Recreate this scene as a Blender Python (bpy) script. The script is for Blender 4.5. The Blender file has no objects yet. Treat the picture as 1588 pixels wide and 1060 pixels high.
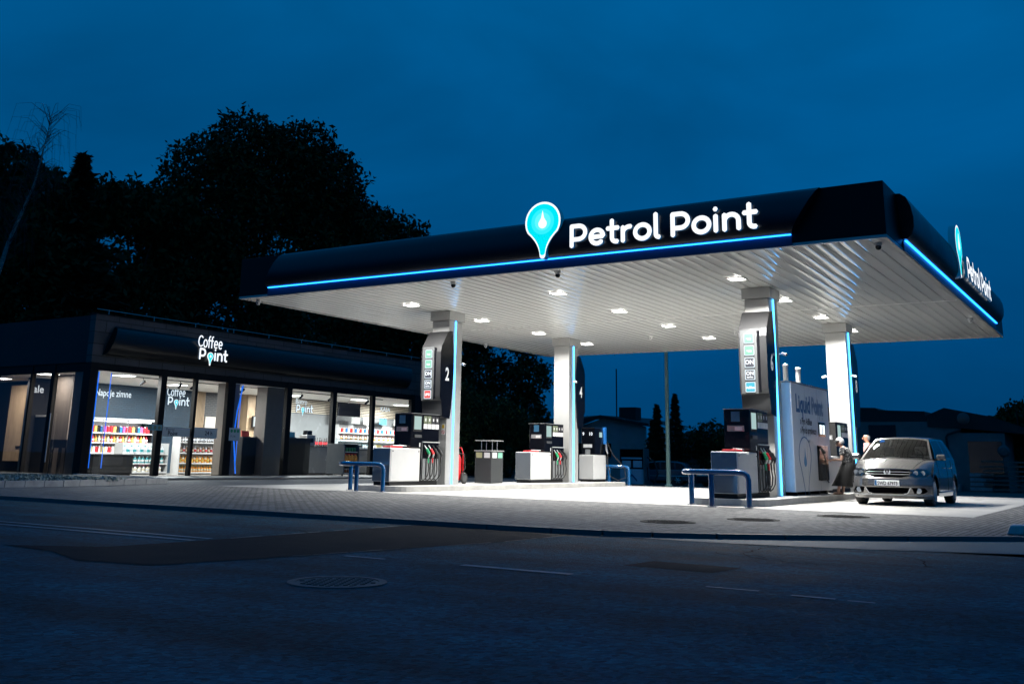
import bpy, math, random
import numpy as np
from mathutils import Vector, Matrix
random.seed(7)
rng = np.random.default_rng(11)
R = math.radians
S = bpy.context.scene
COL = S.collection

# ---------------------------------------------------------------- camera
cd = bpy.data.cameras.new('camera')
cam = bpy.data.objects.new('camera', cd)
COL.objects.link(cam)
r_ = Vector((0.84466597, 0.5349939, 0.01791421))
u_ = Vector((0.11256917, -0.21024663, 0.97114599))
f_ = Vector((-0.52332359, 0.81827739, 0.23781199))
m = Matrix((r_, u_, -f_)).transposed().to_4x4()
m.translation = Vector((6.90487, -19.82264, 0.87906))
cam.matrix_world = m
cd.sensor_width = 36.0
cd.lens = 35.424
cd.shift_x = 0.01041
cd.shift_y = -0.12636
cd.clip_end = 3000
cd.clip_start = 0.05
S.camera = cam
S.view_settings.view_transform = 'Standard'
S.view_settings.look = 'None'
S.view_settings.exposure = 0.0
S.view_settings.gamma = 1.0
S.cycles.use_adaptive_sampling = True
S.cycles.max_bounces = 7
S.cycles.diffuse_bounces = 3
S.cycles.glossy_bounces = 3
S.cycles.transparent_max_bounces = 12
S.cycles.sample_clamp_indirect = 4.0
S.cycles.use_denoising = True
S.cycles.caustics_reflective = False
S.cycles.caustics_refractive = False

# ---------------------------------------------------------------- world: deep blue dusk sky with faint cloud
w = bpy.data.worlds.new('World')
S.world = w
w.use_nodes = True
nt = w.node_tree
nt.nodes.clear()
out = nt.nodes.new('ShaderNodeOutputWorld')
bg = nt.nodes.new('ShaderNodeBackground')
tc = nt.nodes.new('ShaderNodeTexCoord')
sep = nt.nodes.new('ShaderNodeSeparateXYZ')
ramp = nt.nodes.new('ShaderNodeValToRGB')
ramp.color_ramp.interpolation = 'EASE'
e = ramp.color_ramp.elements
e[0].position = 0.0; e[0].color = (0.0, 0.047, 0.150, 1)
e[1].position = 1.0; e[1].color = (0.0004, 0.125, 0.37, 1)
for p, c in ((0.12, (0.0, 0.058, 0.185, 1)), (0.28, (0.0, 0.080, 0.240, 1)), (0.45, (0.0, 0.098, 0.285, 1))):
    k = e.new(p); k.color = c
mp = nt.nodes.new('ShaderNodeMapping')
mp.inputs['Scale'].default_value = (1.5, 1.5, 3.6)
nz = nt.nodes.new('ShaderNodeTexNoise')
nz.inputs['Scale'].default_value = 1.5
nz.inputs['Detail'].default_value = 7
nz.inputs['Distortion'].default_value = 0.4
nz.inputs['Roughness'].default_value = 0.5
mr = nt.nodes.new('ShaderNodeMapRange')
mr.inputs[1].default_value = 0.3; mr.inputs[2].default_value = 0.75
mr.inputs[3].default_value = 0.80; mr.inputs[4].default_value = 1.34
vm = nt.nodes.new('ShaderNodeVectorMath'); vm.operation = 'SCALE'
nt.links.new(tc.outputs['Generated'], sep.inputs[0])
nt.links.new(sep.outputs['Z'], ramp.inputs[0])
nt.links.new(tc.outputs['Generated'], mp.inputs[0])
nt.links.new(mp.outputs[0], nz.inputs[0])
nt.links.new(nz.outputs[0], mr.inputs[0])
nt.links.new(ramp.outputs[0], vm.inputs[0])
nt.links.new(mr.outputs[0], vm.inputs['Scale'])
nt.links.new(vm.outputs[0], bg.inputs[0])
bg.inputs[1].default_value = 1.0
nt.links.new(bg.outputs[0], out.inputs[0])

# ---------------------------------------------------------------- materials
def mat(name, col, rough=0.5, metal=0.0, emit=None, es=0.0, var=0.0, vs=3.0, bump=0.0, bs=40.0, coat=0.0, spec=0.5, stretch=None, alpha=1.0):
    m = bpy.data.materials.new(name)
    m.use_nodes = True
    n = m.node_tree.nodes; l = m.node_tree.links
    b = n['Principled BSDF']
    b.inputs['Base Color'].default_value = (*col, 1)
    b.inputs['Roughness'].default_value = rough
    b.inputs['Metallic'].default_value = metal
    b.inputs['Coat Weight'].default_value = coat
    b.inputs['Specular IOR Level'].default_value = spec
    if emit:
        b.inputs['Emission Color'].default_value = (*emit, 1)
        b.inputs['Emission Strength'].default_value = es
    if var > 0 or bump > 0:
        t = n.new('ShaderNodeTexCoord'); mpn = n.new('ShaderNodeMapping')
        if stretch: mpn.inputs['Scale'].default_value = stretch
        l.new(t.outputs['Object'], mpn.inputs[0])
    if var > 0:
        a = n.new('ShaderNodeTexNoise'); a.inputs['Scale'].default_value = vs; a.inputs['Detail'].default_value = 6
        a.inputs['Roughness'].default_value = 0.65
        l.new(mpn.outputs[0], a.inputs[0])
        rp = n.new('ShaderNodeMapRange')
        rp.inputs[1].default_value = 0.3; rp.inputs[2].default_value = 0.7
        rp.inputs[3].default_value = 1 - var; rp.inputs[4].default_value = 1 + var * 0.6
        l.new(a.outputs[0], rp.inputs[0])
        sc = n.new('ShaderNodeVectorMath'); sc.operation = 'SCALE'
        sc.inputs[0].default_value = col
        l.new(rp.outputs[0], sc.inputs['Scale'])
        l.new(sc.outputs[0], b.inputs['Base Color'])
        r2 = n.new('ShaderNodeMapRange')
        r2.inputs[3].default_value = max(0.03, rough - 0.12); r2.inputs[4].default_value = min(1, rough + 0.12)
        l.new(a.outputs[0], r2.inputs[0]); l.new(r2.outputs[0], b.inputs['Roughness'])
    if bump > 0:
        a = n.new('ShaderNodeTexNoise'); a.inputs['Scale'].default_value = bs; a.inputs['Detail'].default_value = 4
        l.new(mpn.outputs[0], a.inputs[0])
        bp = n.new('ShaderNodeBump'); bp.inputs['Strength'].default_value = bump; bp.inputs['Distance'].default_value = 0.02
        l.new(a.outputs[0], bp.inputs['Height']); l.new(bp.outputs[0], b.inputs['Normal'])
    return m

def glow(name, col, s):
    return mat(name, (0.02, 0.02, 0.02), 0.4, emit=col, es=s)

def glass(name, tint=(0.9, 0.95, 0.97), refl=0.08, rough=0.0):
    m = bpy.data.materials.new(name); m.use_nodes = True
    n = m.node_tree.nodes; l = m.node_tree.links; n.clear()
    o = n.new('ShaderNodeOutputMaterial'); mx = n.new('ShaderNodeMixShader')
    tr = n.new('ShaderNodeBsdfTransparent'); tr.inputs[0].default_value = (*tint, 1)
    gl = n.new('ShaderNodeBsdfGlossy'); gl.inputs['Roughness'].default_value = rough
    fr = n.new('ShaderNodeLayerWeight'); fr.inputs[0].default_value = 0.5
    pw_ = n.new('ShaderNodeMath'); pw_.operation = 'POWER'; pw_.inputs[1].default_value = 4.5
    ad = n.new('ShaderNodeMath'); ad.operation = 'MULTIPLY_ADD'; ad.inputs[1].default_value = 0.9; ad.inputs[2].default_value = refl * .5; ad.use_clamp = True
    l.new(fr.outputs['Facing'], pw_.inputs[0]); l.new(pw_.outputs[0], ad.inputs[0]); l.new(ad.outputs[0], mx.inputs[0])
    l.new(tr.outputs[0], mx.inputs[1]); l.new(gl.outputs[0], mx.inputs[2]); l.new(mx.outputs[0], o.inputs[0])
    return m

def brickmat(name, c1, c2, mortar, bw, rh, ms, axes='XY', rough=0.7, offset=0.5, var=0.3, bump=0.6, spec=0.5, bdist=0.01):
    m = bpy.data.materials.new(name); m.use_nodes = True
    n = m.node_tree.nodes; l = m.node_tree.links
    b = n['Principled BSDF']; b.inputs['Roughness'].default_value = rough
    b.inputs['Specular IOR Level'].default_value = spec
    t = n.new('ShaderNodeTexCoord'); s = n.new('ShaderNodeSeparateXYZ'); c = n.new('ShaderNodeCombineXYZ')
    l.new(t.outputs['Object'], s.inputs[0])
    l.new(s.outputs[axes[0]], c.inputs['X']); l.new(s.outputs[axes[1]], c.inputs['Y'])
    k = n.new('ShaderNodeTexBrick'); k.offset = offset
    k.inputs['Color1'].default_value = (*c1, 1); k.inputs['Color2'].default_value = (*c2, 1); k.inputs['Mortar'].default_value = (*mortar, 1)
    k.inputs['Scale'].default_value = 1.0; k.inputs['Mortar Size'].default_value = ms
    k.inputs['Mortar Smooth'].default_value = 0.15
    k.inputs['Brick Width'].default_value = bw; k.inputs['Row Height'].default_value = rh
    l.new(c.outputs[0], k.inputs[0])
    a = n.new('ShaderNodeTexNoise'); a.inputs['Scale'].default_value = 0.9; a.inputs['Detail'].default_value = 9; a.inputs['Roughness'].default_value = 0.7
    l.new(t.outputs['Object'], a.inputs[0])
    rp = n.new('ShaderNodeMapRange'); rp.inputs[1].default_value = 0.3; rp.inputs[2].default_value = 0.7
    rp.inputs[3].default_value = 1 - var; rp.inputs[4].default_value = 1 + var * 0.6
    l.new(a.outputs[0], rp.inputs[0])
    sc = n.new('ShaderNodeVectorMath'); sc.operation = 'SCALE'
    l.new(k.outputs['Color'], sc.inputs[0]); l.new(rp.outputs[0], sc.inputs['Scale']); l.new(sc.outputs[0], b.inputs['Base Color'])
    iv = n.new('ShaderNodeMath'); iv.operation = 'SUBTRACT'; iv.inputs[0].default_value = 1.0
    l.new(k.outputs['Fac'], iv.inputs[1])
    bp = n.new('ShaderNodeBump'); bp.inputs['Strength'].default_value = bump; bp.inputs['Distance'].default_value = bdist
    l.new(iv.outputs[0], bp.inputs['Height']); l.new(bp.outputs[0], b.inputs['Normal'])
    return m

WHITE = mat('white_panel', (0.78, 0.78, 0.76), 0.32, var=0.06, vs=1.2, coat=0.2)
CLAD = mat('light_cladding', (0.43, 0.43, 0.42), 0.34, metal=0.25, var=0.07, vs=1.5)
CEIL = mat('ceiling_white', (0.88, 0.88, 0.86), 0.055, var=0.0, vs=0.6, coat=0.0, spec=0.6)
NAVY = mat('fascia_navy', (0.004, 0.009, 0.018), 0.36, var=0.2, vs=1.0)
BLACK = mat('black_panel', (0.004, 0.004, 0.005), 0.14, spec=0.4)
MATTE = mat('matte_black', (0.008, 0.008, 0.009), 0.7, spec=.3)
ANTHR = mat('anthracite', (0.016, 0.016, 0.017), 0.36, metal=0.1, var=0.1, vs=2)
DGREY = mat('dark_grey', (0.05, 0.053, 0.055), 0.45, var=0.15, vs=2)
MGREY = mat('mid_grey', (0.22, 0.23, 0.235), 0.25, var=0.08, vs=2, coat=.3)
ENDP = mat('end_panel_gloss', (0.30, 0.32, 0.34), 0.10, metal=.7, var=.03)
CABW = mat('cabinet_white', (0.58, 0.58, 0.575), 0.38, var=0.06, vs=2)
STEEL = mat('steel', (0.55, 0.56, 0.57), 0.28, metal=0.9)
RUBBER = mat('rubber', (0.012, 0.012, 0.012), 0.55)
BLUEP = mat('blue_paint', (0.003, 0.07, 0.20), 0.16, coat=0.7)
REDP = mat('red_paint', (0.62, 0.02, 0.025), 0.35)
GREENP = mat('green_grip', (0.01, 0.30, 0.12), 0.4)
LEDB = glow('led_blue', (0.015, 0.24, 1.0), 5.0)
LEDI = glow('led_inner_blue', (0.004, 0.15, 0.85), 1.3)
LEDC = glow('led_cyan', (0.05, 0.42, 1.0), 6.5)
GLO1 = glow('pin_glow', (0.03, 0.76, 0.86), 1.18); GLO2 = glow('pin_glow_core', (0.10, 0.80, 0.90), 1.2)  # lighter cyans that paint the backlit glow at the pin's centre
LETW = glow('sign_white', (0.90, 0.95, 1.0), 1.25)
SIGNSIDE = mat('sign_side', (0.01, 0.05, 0.12), 0.4, emit=(0.0, 0.12, 0.3), es=0.35)  # faint blue glow put into the unlit sides of the signs
CYAN = glow('sign_cyan', (0.0, 0.72, 0.82), 1.15)
DIFF = glow('diffuser', (1.0, 0.97, 0.92), 9.0)
DIFI = glow('shop_diffuser', (1.0, 0.95, 0.88), 14.0)
PRINTW = mat('print_white', (0.8, 0.8, 0.8), 0.5)
PRINTB = mat('print_blue', (0.01, 0.09, 0.24), 0.5)
PRINTK = mat('print_black', (0.02, 0.02, 0.025), 0.5)
TILEG = glow('tile_green', (0.22, 0.72, 0.50), 1.0)
TILEN = glow('tile_navy', (0.0, 0.02, 0.10), 0.5)
TILER = glow('tile_red', (0.95, 0.05, 0.04), 0.95)
TILEC = glow('tile_cyan', (0.0, 0.55, 0.75), 1.0)
TILEW = glow('tile_white', (0.75, 0.88, 0.95), 1.0)
SCREEN = glow('lit_screen', (0.55, 0.78, 0.74), 0.7)
GLASS = glass('shop_glass', refl=.04)
ISLC = mat('island_concrete', (0.36, 0.355, 0.34), 0.6, var=0.22, vs=2.5, bump=0.15, bs=30)
WOODL = mat('light_wood', (0.42, 0.30, 0.19), 0.55, var=0.25, vs=6, stretch=(1, 1, 0.15))
WOODD = mat('grey_wood', (0.13, 0.105, 0.085), 0.6, var=0.3, vs=5, stretch=(1, 1, 0.12))

# ---------------------------------------------------------------- mesh builder
class F:            # 2-D frame in space: origin, u axis, v axis, normal
    def __init__(s, o, u, v, n):
        s.o, s.u, s.v, s.n = Vector(o), Vector(u), Vector(v), Vector(n)
    def p(s, a, b, d=0):
        return tuple(s.o + s.u * a + s.v * b + s.n * d)
def FX(x, y, z): return F((x, y, z), (0, 1, 0), (0, 0, 1), (1, 0, 0))      # faces +X, reads towards +Y
def FY(x, y, z): return F((x, y, z), (1, 0, 0), (0, 0, 1), (0, -1, 0))     # faces -Y, reads towards +X

class MB:
    def __init__(s): s.v = []; s.f = []
    def add(s, vs, fs):
        o = len(s.v); s.v += [tuple(p) for p in vs]; s.f += [tuple(i + o for i in f) for f in fs]; return s
    def box(s, x0, y0, z0, x1, y1, z1):
        return s.add([(x0, y0, z0), (x1, y0, z0), (x1, y1, z0), (x0, y1, z0), (x0, y0, z1), (x1, y0, z1), (x1, y1, z1), (x0, y1, z1)],
                     [(0, 3, 2, 1), (4, 5, 6, 7), (0, 1, 5, 4), (1, 2, 6, 5), (2, 3, 7, 6), (3, 0, 4, 7)])
    def obox(s, c, size, rz=0, rx=0, ry=0):
        M = Matrix.Rotation(rz, 3, 'Z') @ Matrix.Rotation(ry, 3, 'Y') @ Matrix.Rotation(rx, 3, 'X')
        a, b, d = (k / 2 for k in size)
        vs = [Vector(c) + M @ Vector(q) for q in ((-a, -b, -d), (a, -b, -d), (a, b, -d), (-a, b, -d), (-a, -b, d), (a, -b, d), (a, b, d), (-a, b, d))]
        return s.add(vs, [(0, 3, 2, 1), (4, 5, 6, 7), (0, 1, 5, 4), (1, 2, 6, 5), (2, 3, 7, 6), (3, 0, 4, 7)])
    def tube(s, pts, r, n=8, sy=1.0):
        pts = [Vector(p) for p in pts]; N = len(pts)
        rs = r if isinstance(r, (list, tuple)) else [r] * N
        t0 = (pts[1] - pts[0]).normalized()
        a = t0.orthogonal().normalized()
        vs = []
        for i, p in enumerate(pts):
            t = (pts[min(i + 1, N - 1)] - pts[max(i - 1, 0)]).normalized()
            a = (a - t * a.dot(t)).normalized(); b = t.cross(a)
            for k in range(n):
                th = 2 * math.pi * k / n
                vs.append(p + a * math.cos(th) * rs[i] + b * math.sin(th) * rs[i] * sy)
        fs = [(i * n + k, i * n + (k + 1) % n, (i + 1) * n + (k + 1) % n, (i + 1) * n + k) for i in range(N - 1) for k in range(n)]
        fs += [tuple(reversed(range(n))), tuple(range((N - 1) * n, N * n))]
        return s.add(vs, fs)
    def lathe(s, prof, o=(0, 0, 0), n=16, axis='z'):
        vs = []
        for r, z in prof:
            for k in range(n):
                th = 2 * math.pi * k / n; x, y = r * math.cos(th), r * math.sin(th)
                q = (x, y, z) if axis == 'z' else ((z, x, y) if axis == 'x' else (x, z, y))
                vs.append((q[0] + o[0], q[1] + o[1], q[2] + o[2]))
        N = len(prof)
        fs = [(i * n + k, i * n + (k + 1) % n, (i + 1) * n + (k + 1) % n, (i + 1) * n + k) for i in range(N - 1) for k in range(n)]
        fs += [tuple(reversed(range(n))), tuple(range((N - 1) * n, N * n))]
        return s.add(vs, fs)
    def prism(s, poly, fr, d0, d1):
        n = len(poly)
        vs = [fr.p(a, b, d0) for a, b in poly] + [fr.p(a, b, d1) for a, b in poly]
        fs = [tuple(reversed(range(n))), tuple(range(n, 2 * n))] + [(i, (i + 1) % n, (i + 1) % n + n, i + n) for i in range(n)]
        return s.add(vs, fs)
    def stroke(s, pts, w, fr, d0, d1, flat=False):
        P = [Vector((a, b)) for a, b in pts]; L = []; Rr = []
        for i, p in enumerate(P):
            t = (P[min(i + 1, len(P) - 1)] - P[max(i - 1, 0)]).normalized(); nn = Vector((-t.y, t.x))
            L.append(p + nn * w / 2); Rr.append(p - nn * w / 2)
        def cap(p, t):
            a0 = math.atan2(t.y, t.x)
            return [] if flat else [p + Vector((math.cos(a0 + q), math.sin(a0 + q))) * w / 2 for q in (math.pi / 3, 0, -math.pi / 3)]
        tE = (P[-1] - P[-2]).normalized(); tS = (P[0] - P[1]).normalized()
        ce = cap(P[-1], tE); cs = cap(P[0], tS)
        n = len(P)
        # strip faces, not one n-gon
        allv = [fr.p(q.x, q.y, d1) for q in L + Rr] + [fr.p(q.x, q.y, d0) for q in L + Rr]
        fs = []
        for i in range(n - 1):
            fs.append((i, n + i, n + i + 1, i + 1)); fs.append((2 * n + i, 2 * n + i + 1, 3 * n + i + 1, 3 * n + i))
            fs.append((i, i + 1, 2 * n + i + 1, 2 * n + i)); fs.append((n + i + 1, n + i, 3 * n + i, 3 * n + i + 1))
        s.add(allv, fs)
        if flat:
            s.add([fr.p(q.x, q.y, d) for q in (L[0], Rr[0]) for d in (d1, d0)] + [fr.p(q.x, q.y, d) for q in (L[-1], Rr[-1]) for d in (d1, d0)], [(0, 1, 3, 2), (4, 6, 7, 5)])
            return s
        for c, a, b in ((ce, L[-1], Rr[-1]), (cs, Rr[0], L[0])):
            poly = [a] + c + [b]
            s.prism([(q.x, q.y) for q in poly], fr, d0, d1)
        return s
    def build(s, name, material, parent=None, local=False, smooth=False, bevel=0.0, ang=40):
        me = bpy.data.meshes.new(name)
        vs = s.v
        if parent is not None and not local:
            L = parent_loc(parent); vs = [(a - L[0], b - L[1], c - L[2]) for a, b, c in vs]
        me.from_pydata(vs, [], s.f); me.update()
        me.materials.append(material)
        o = bpy.data.objects.new(name, me); COL.objects.link(o)
        if parent is not None: o.parent = parent
        if bevel > 0:
            b = o.modifiers.new('bevel', 'BEVEL'); b.width = bevel; b.segments = 2; b.limit_method = 'ANGLE'; b.angle_limit = R(40)
        if smooth:
            me.shade_smooth()
            try: me.set_sharp_from_angle(angle=R(ang))
            except Exception: pass
        return o

def parent_loc(p):
    L = Vector((0, 0, 0))
    while p is not None:
        L = L + p.location; p = p.parent
    return L

def tag(o, label, cat=None, group=None, kind=None):
    if label: o['label'] = label
    if cat: o['category'] = cat
    if group: o['group'] = group
    if kind: o['kind'] = kind
    return o

def thing(name, label, cat, loc=(0, 0, 0), group=None, rz=0.0):
    o = bpy.data.objects.new(name, None); COL.objects.link(o); o.location = loc; o.rotation_euler = (0, 0, rz)
    o.empty_display_size = 0.2
    return tag(o, label, cat, group)

def copy_tree(o, loc=None, label=None, rz=None, parent=None):
    c = o.copy(); COL.objects.link(c)
    if parent is not None: c.parent = parent
    for ch in list(o.children): copy_tree(ch, parent=c)
    if loc is not None: c.location = loc
    if label: c['label'] = label
    if rz is not None: c.rotation_euler = (0, 0, rz)
    return c

def bx(name, m, parent, x0, y0, z0, x1, y1, z1, bevel=0.0, local=False):
    return MB().box(x0, y0, z0, x1, y1, z1).build(name, m, parent, bevel=bevel, local=local)

def structure(name, mb, m, **k):
    o = mb.build(name, m, **k); o['kind'] = 'structure'; return o

_fc = {}
def text(name, s, size, fr, m, parent, bold=0.0, depth=0.004, align='LEFT', xs=1.0, shear=0.0):
    """built-in font, laid on a surface frame, kept as real mesh"""
    key = (s, round(size, 4), bold, align, xs, shear)
    if key not in _fc:
        c = bpy.data.curves.new('t', 'FONT'); c.body = s; c.size = size; c.offset = bold; c.align_x = align; c.shear = shear
        c.resolution_u = 3
        o = bpy.data.objects.new('t', c); COL.objects.link(o)
        dg = bpy.context.evaluated_depsgraph_get(); ev = o.evaluated_get(dg)
        me = bpy.data.meshes.new_from_object(ev)
        _fc[key] = ([(v.co.x * xs, v.co.y) for v in me.vertices], [tuple(p.vertices) for p in me.polygons])
        bpy.data.objects.remove(o); bpy.data.curves.remove(c); bpy.data.meshes.remove(me)
    vs, fs = _fc[key]
    b = MB(); b.add([fr.p(x, y, depth) for x, y in vs], fs)
    return b.build(name, m, parent)

# ---------------------------------------------------------------- rounded sign lettering
def arc(cx, cy, rx, ry, a0, a1, n=14):
    return [(cx + rx * math.cos(R(a0 + (a1 - a0) * i / n)), cy + ry * math.sin(R(a0 + (a1 - a0) * i / n))) for i in range(n + 1)]
GL = {
 'P': (0.74, [[(0.1, 0.08), (0.1, 0.90)], [(0.1, 0.90), (0.38, 0.90)] + arc(0.38, 0.62, 0.27, 0.28, 90, -90) + [(0.1, 0.34)]]),
 'e': (0.74, [[(0.12, 0.36), (0.60, 0.36)] + arc(0.37, 0.36, 0.25, 0.28, 5, 310, 20)]),
 't': (0.54, [[(0.22, 0.95), (0.22, 0.28)] + arc(0.38, 0.24, 0.16, 0.16, 180, 280, 6), [(0.06, 0.64), (0.44, 0.64)]]),
 'r': (0.46, [[(0.1, 0.08), (0.1, 0.62)], [(0.1, 0.36)] + arc(0.36, 0.38, 0.26, 0.25, 165, 85, 6)]),
 'o': (0.78, [arc(0.38, 0.36, 0.27, 0.28, 0, 360, 26)]),
 'l': (0.32, [[(0.1, 1.0), (0.1, 0.2)] + arc(0.2, 0.2, 0.1, 0.12, 180, 270, 5)]),
 'i': (0.30, [[(0.1, 0.08), (0.1, 0.64)], [(0.095, 0.92), (0.105, 0.92)]]),
 'n': (0.72, [[(0.1, 0.08), (0.1, 0.64)], [(0.1, 0.34)] + arc(0.34, 0.38, 0.24, 0.26, 165, 0, 10) + [(0.58, 0.08)]]),
 'C': (0.80, [arc(0.46, 0.5, 0.36, 0.40, 48, 312, 22)]),
 'f': (0.46, [[(0.16, 0.08), (0.16, 0.78)] + arc(0.34, 0.78, 0.18, 0.16, 180, 90, 6), [(0.02, 0.62), (0.36, 0.62)]]),
 ' ': (0.30, []),
}
def letters(s, W, H, fr, m, parent, sw=0.19, d0=0.0, d1=0.05, name='letter'):
    tot = sum(GL[c][0] for c in s) - 0.12
    kx = W / tot; x = 0.0; outo = []
    for c in s:
        adv, st = GL[c]
        if st:
            b = MB()
            for i, p in enumerate(st):
                b.stroke([((x + a) * kx, q * H) for a, q in p], sw * H, fr, d0, d1 + 0.002 * i)
            o_ = b.build(name, m, parent); o_.data.materials.append(SIGNSIDE); o_.data.update()
            for p_ in o_.data.polygons:
                if abs(p_.normal.dot(fr.n)) < .6: p_.material_index = 1
            outo.append(o_)
        x += adv
    return outo

def pin_outline(wd, ht, n=26):
    """balloon pin: round head, concave shoulders, blunt stem; origin at centre of head"""
    r = wd / 2; low = -(ht - r); pts = []
    for i in range(n + 1):
        a = R(-32 + (244) * i / n); pts.append((r * math.cos(a), r * math.sin(a)))
    sw = r * 0.16
    x0, y0 = pts[-1]
    left = []
    for i in range(1, 9):
        t = i / 8
        bx0 = (1 - t) ** 2 * x0 + 2 * (1 - t) * t * (-sw * 1.25) + t * t * (-sw)
        by0 = (1 - t) ** 2 * y0 + 2 * (1 - t) * t * (y0 - (y0 - low) * 0.42) + t * t * (low + sw)
        left.append((bx0, by0))
    tip = [(sw * math.cos(R(a)), low + sw + sw * math.sin(R(a))) for a in (200, 235, 270, 305, 340)]
    right = [(-a, b) for a, b in reversed(left)]
    return pts + left + tip + right
def drop_outline(wd, ht, n=14):
    r = wd / 2; pts = [(r * math.cos(R(a)), r * math.sin(R(a))) for a in np.linspace(20, -200, n)]
    return pts + [(-r * 0.35, r * 1.25), (0, ht - r), (r * 0.35, r * 1.25)]
def scale2(p, k, cy=0): return [(a * k, b * k + cy) for a, b in p]

# ================================================================ SETTING
def flat(poly, z):
    b = MB(); b.add([(x, y, z) for x, y in poly], [tuple(range(len(poly)))]); return b
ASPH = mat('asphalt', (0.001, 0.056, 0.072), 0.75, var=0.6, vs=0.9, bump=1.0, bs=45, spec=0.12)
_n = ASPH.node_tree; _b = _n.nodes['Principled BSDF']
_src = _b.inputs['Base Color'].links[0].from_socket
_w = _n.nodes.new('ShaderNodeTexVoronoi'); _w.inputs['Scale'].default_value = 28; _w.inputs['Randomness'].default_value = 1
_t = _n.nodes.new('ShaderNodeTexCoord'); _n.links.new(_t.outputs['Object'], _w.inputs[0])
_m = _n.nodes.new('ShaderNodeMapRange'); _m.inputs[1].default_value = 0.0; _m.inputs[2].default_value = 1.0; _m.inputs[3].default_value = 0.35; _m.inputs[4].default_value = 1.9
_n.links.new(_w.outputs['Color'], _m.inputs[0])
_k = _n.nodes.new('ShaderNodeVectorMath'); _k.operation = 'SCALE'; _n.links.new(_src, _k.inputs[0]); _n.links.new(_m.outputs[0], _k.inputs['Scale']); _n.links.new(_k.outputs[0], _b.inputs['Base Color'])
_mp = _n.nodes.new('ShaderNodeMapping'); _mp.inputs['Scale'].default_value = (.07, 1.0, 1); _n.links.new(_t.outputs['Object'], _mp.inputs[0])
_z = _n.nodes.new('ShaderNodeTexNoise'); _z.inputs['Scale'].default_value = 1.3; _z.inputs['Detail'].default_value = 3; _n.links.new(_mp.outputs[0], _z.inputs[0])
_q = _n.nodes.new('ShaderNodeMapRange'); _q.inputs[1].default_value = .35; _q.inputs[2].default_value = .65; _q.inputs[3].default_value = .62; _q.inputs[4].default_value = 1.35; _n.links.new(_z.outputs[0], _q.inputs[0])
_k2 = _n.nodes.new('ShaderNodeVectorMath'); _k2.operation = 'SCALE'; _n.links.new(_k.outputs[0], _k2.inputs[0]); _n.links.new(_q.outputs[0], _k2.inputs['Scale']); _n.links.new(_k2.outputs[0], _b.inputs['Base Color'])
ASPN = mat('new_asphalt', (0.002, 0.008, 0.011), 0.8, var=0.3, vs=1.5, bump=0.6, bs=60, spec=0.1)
YARD = mat('yard_asphalt', (0.05, 0.055, 0.058), 0.75, var=0.3, vs=0.7, bump=0.4, bs=30)
PAVE = brickmat('block_paving', (0.19, 0.19, 0.19), (0.075, 0.077, 0.08), (0.004, 0.004, 0.004), 0.2, 0.1, 0.013, 'YX', 0.75, bump=1.0, bdist=0.02, spec=.25)
CONC = brickmat('forecourt_concrete', (0.34, 0.332, 0.315), (0.295, 0.29, 0.275), (0.08, 0.078, 0.075), 4.0, 4.0, 0.018, 'XY', 0.5, offset=0, var=0.28, bump=0.2)
KERBM = mat('kerb_concrete', (0.08, 0.085, 0.088), 0.6, var=0.2, vs=3, bump=0.2, bs=25)
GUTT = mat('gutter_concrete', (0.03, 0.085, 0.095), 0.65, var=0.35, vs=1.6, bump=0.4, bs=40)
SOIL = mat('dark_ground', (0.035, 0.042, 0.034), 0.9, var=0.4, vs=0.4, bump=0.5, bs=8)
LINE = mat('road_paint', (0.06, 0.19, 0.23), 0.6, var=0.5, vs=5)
TAR = mat('joint_sealant', (0.06, 0.08, 0.07), 0.5, var=0.6, vs=3)

structure('ground', flat([(-900, -600), (900, -600), (900, 17.0), (-900, 17.0)], -0.10)
          .add([(-900, 17, -0.10), (900, 17, -0.10), (900, 27, -0.5), (-900, 27, -0.5), (900, 1500, -0.5), (-900, 1500, -0.5)], [(0, 1, 2, 3), (3, 2, 4, 5)]), SOIL)
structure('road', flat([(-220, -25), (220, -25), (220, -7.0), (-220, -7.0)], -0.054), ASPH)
# forecourt slab edge curves away on the right
edge = [(0.0, -7.52), (0.7, -7.45), (1.3, -7.28), (2.0, -6.92), (2.7, -6.40), (3.97, -5.36), (5.27, -4.16), (8.0, -1.5), (10.5, 3.0)]
fore = [(-70, -7.52)] + edge + [(10.5, 16.9), (-70, 16.9)]
b = MB(); b.prism(fore, F((0, 0, 0), (1, 0, 0), (0, 1, 0), (0, 0, 1)), -0.099, -0.006)
structure('yard_ground', b, YARD)
pv = [(-60, -7.5)] + [(x - 0.02, y + 0.03) for x, y in edge] + [(10.3, 9.0), (3.9, 9.0), (3.9, 1.05), (-16.0, 1.05), (-16.0, 9.0), (-60, 1.2)]
# paving: front strip and right strip (no overlap with the concrete)
structure('block_paving', flat([(-60, -7.5)] + [(x - 0.02, y + 0.03) for x, y in edge] + [(10.4, 15.9), (3.92, 15.9), (3.92, 1.05), (-16.0, 1.05), (-60, 1.05)], 0.0), PAVE)
structure('forecourt_concrete', flat([(-16.0, 1.05), (3.92, 1.05), (3.92, 16.2), (-16.0, 16.2)], 0.004), CONC)
structure('shop_apron', flat([(-21.2, 1.06), (-16.02, 1.06), (-16.02, 22.5), (-21.2, 22.5)], 0.0), YARD)
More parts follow.
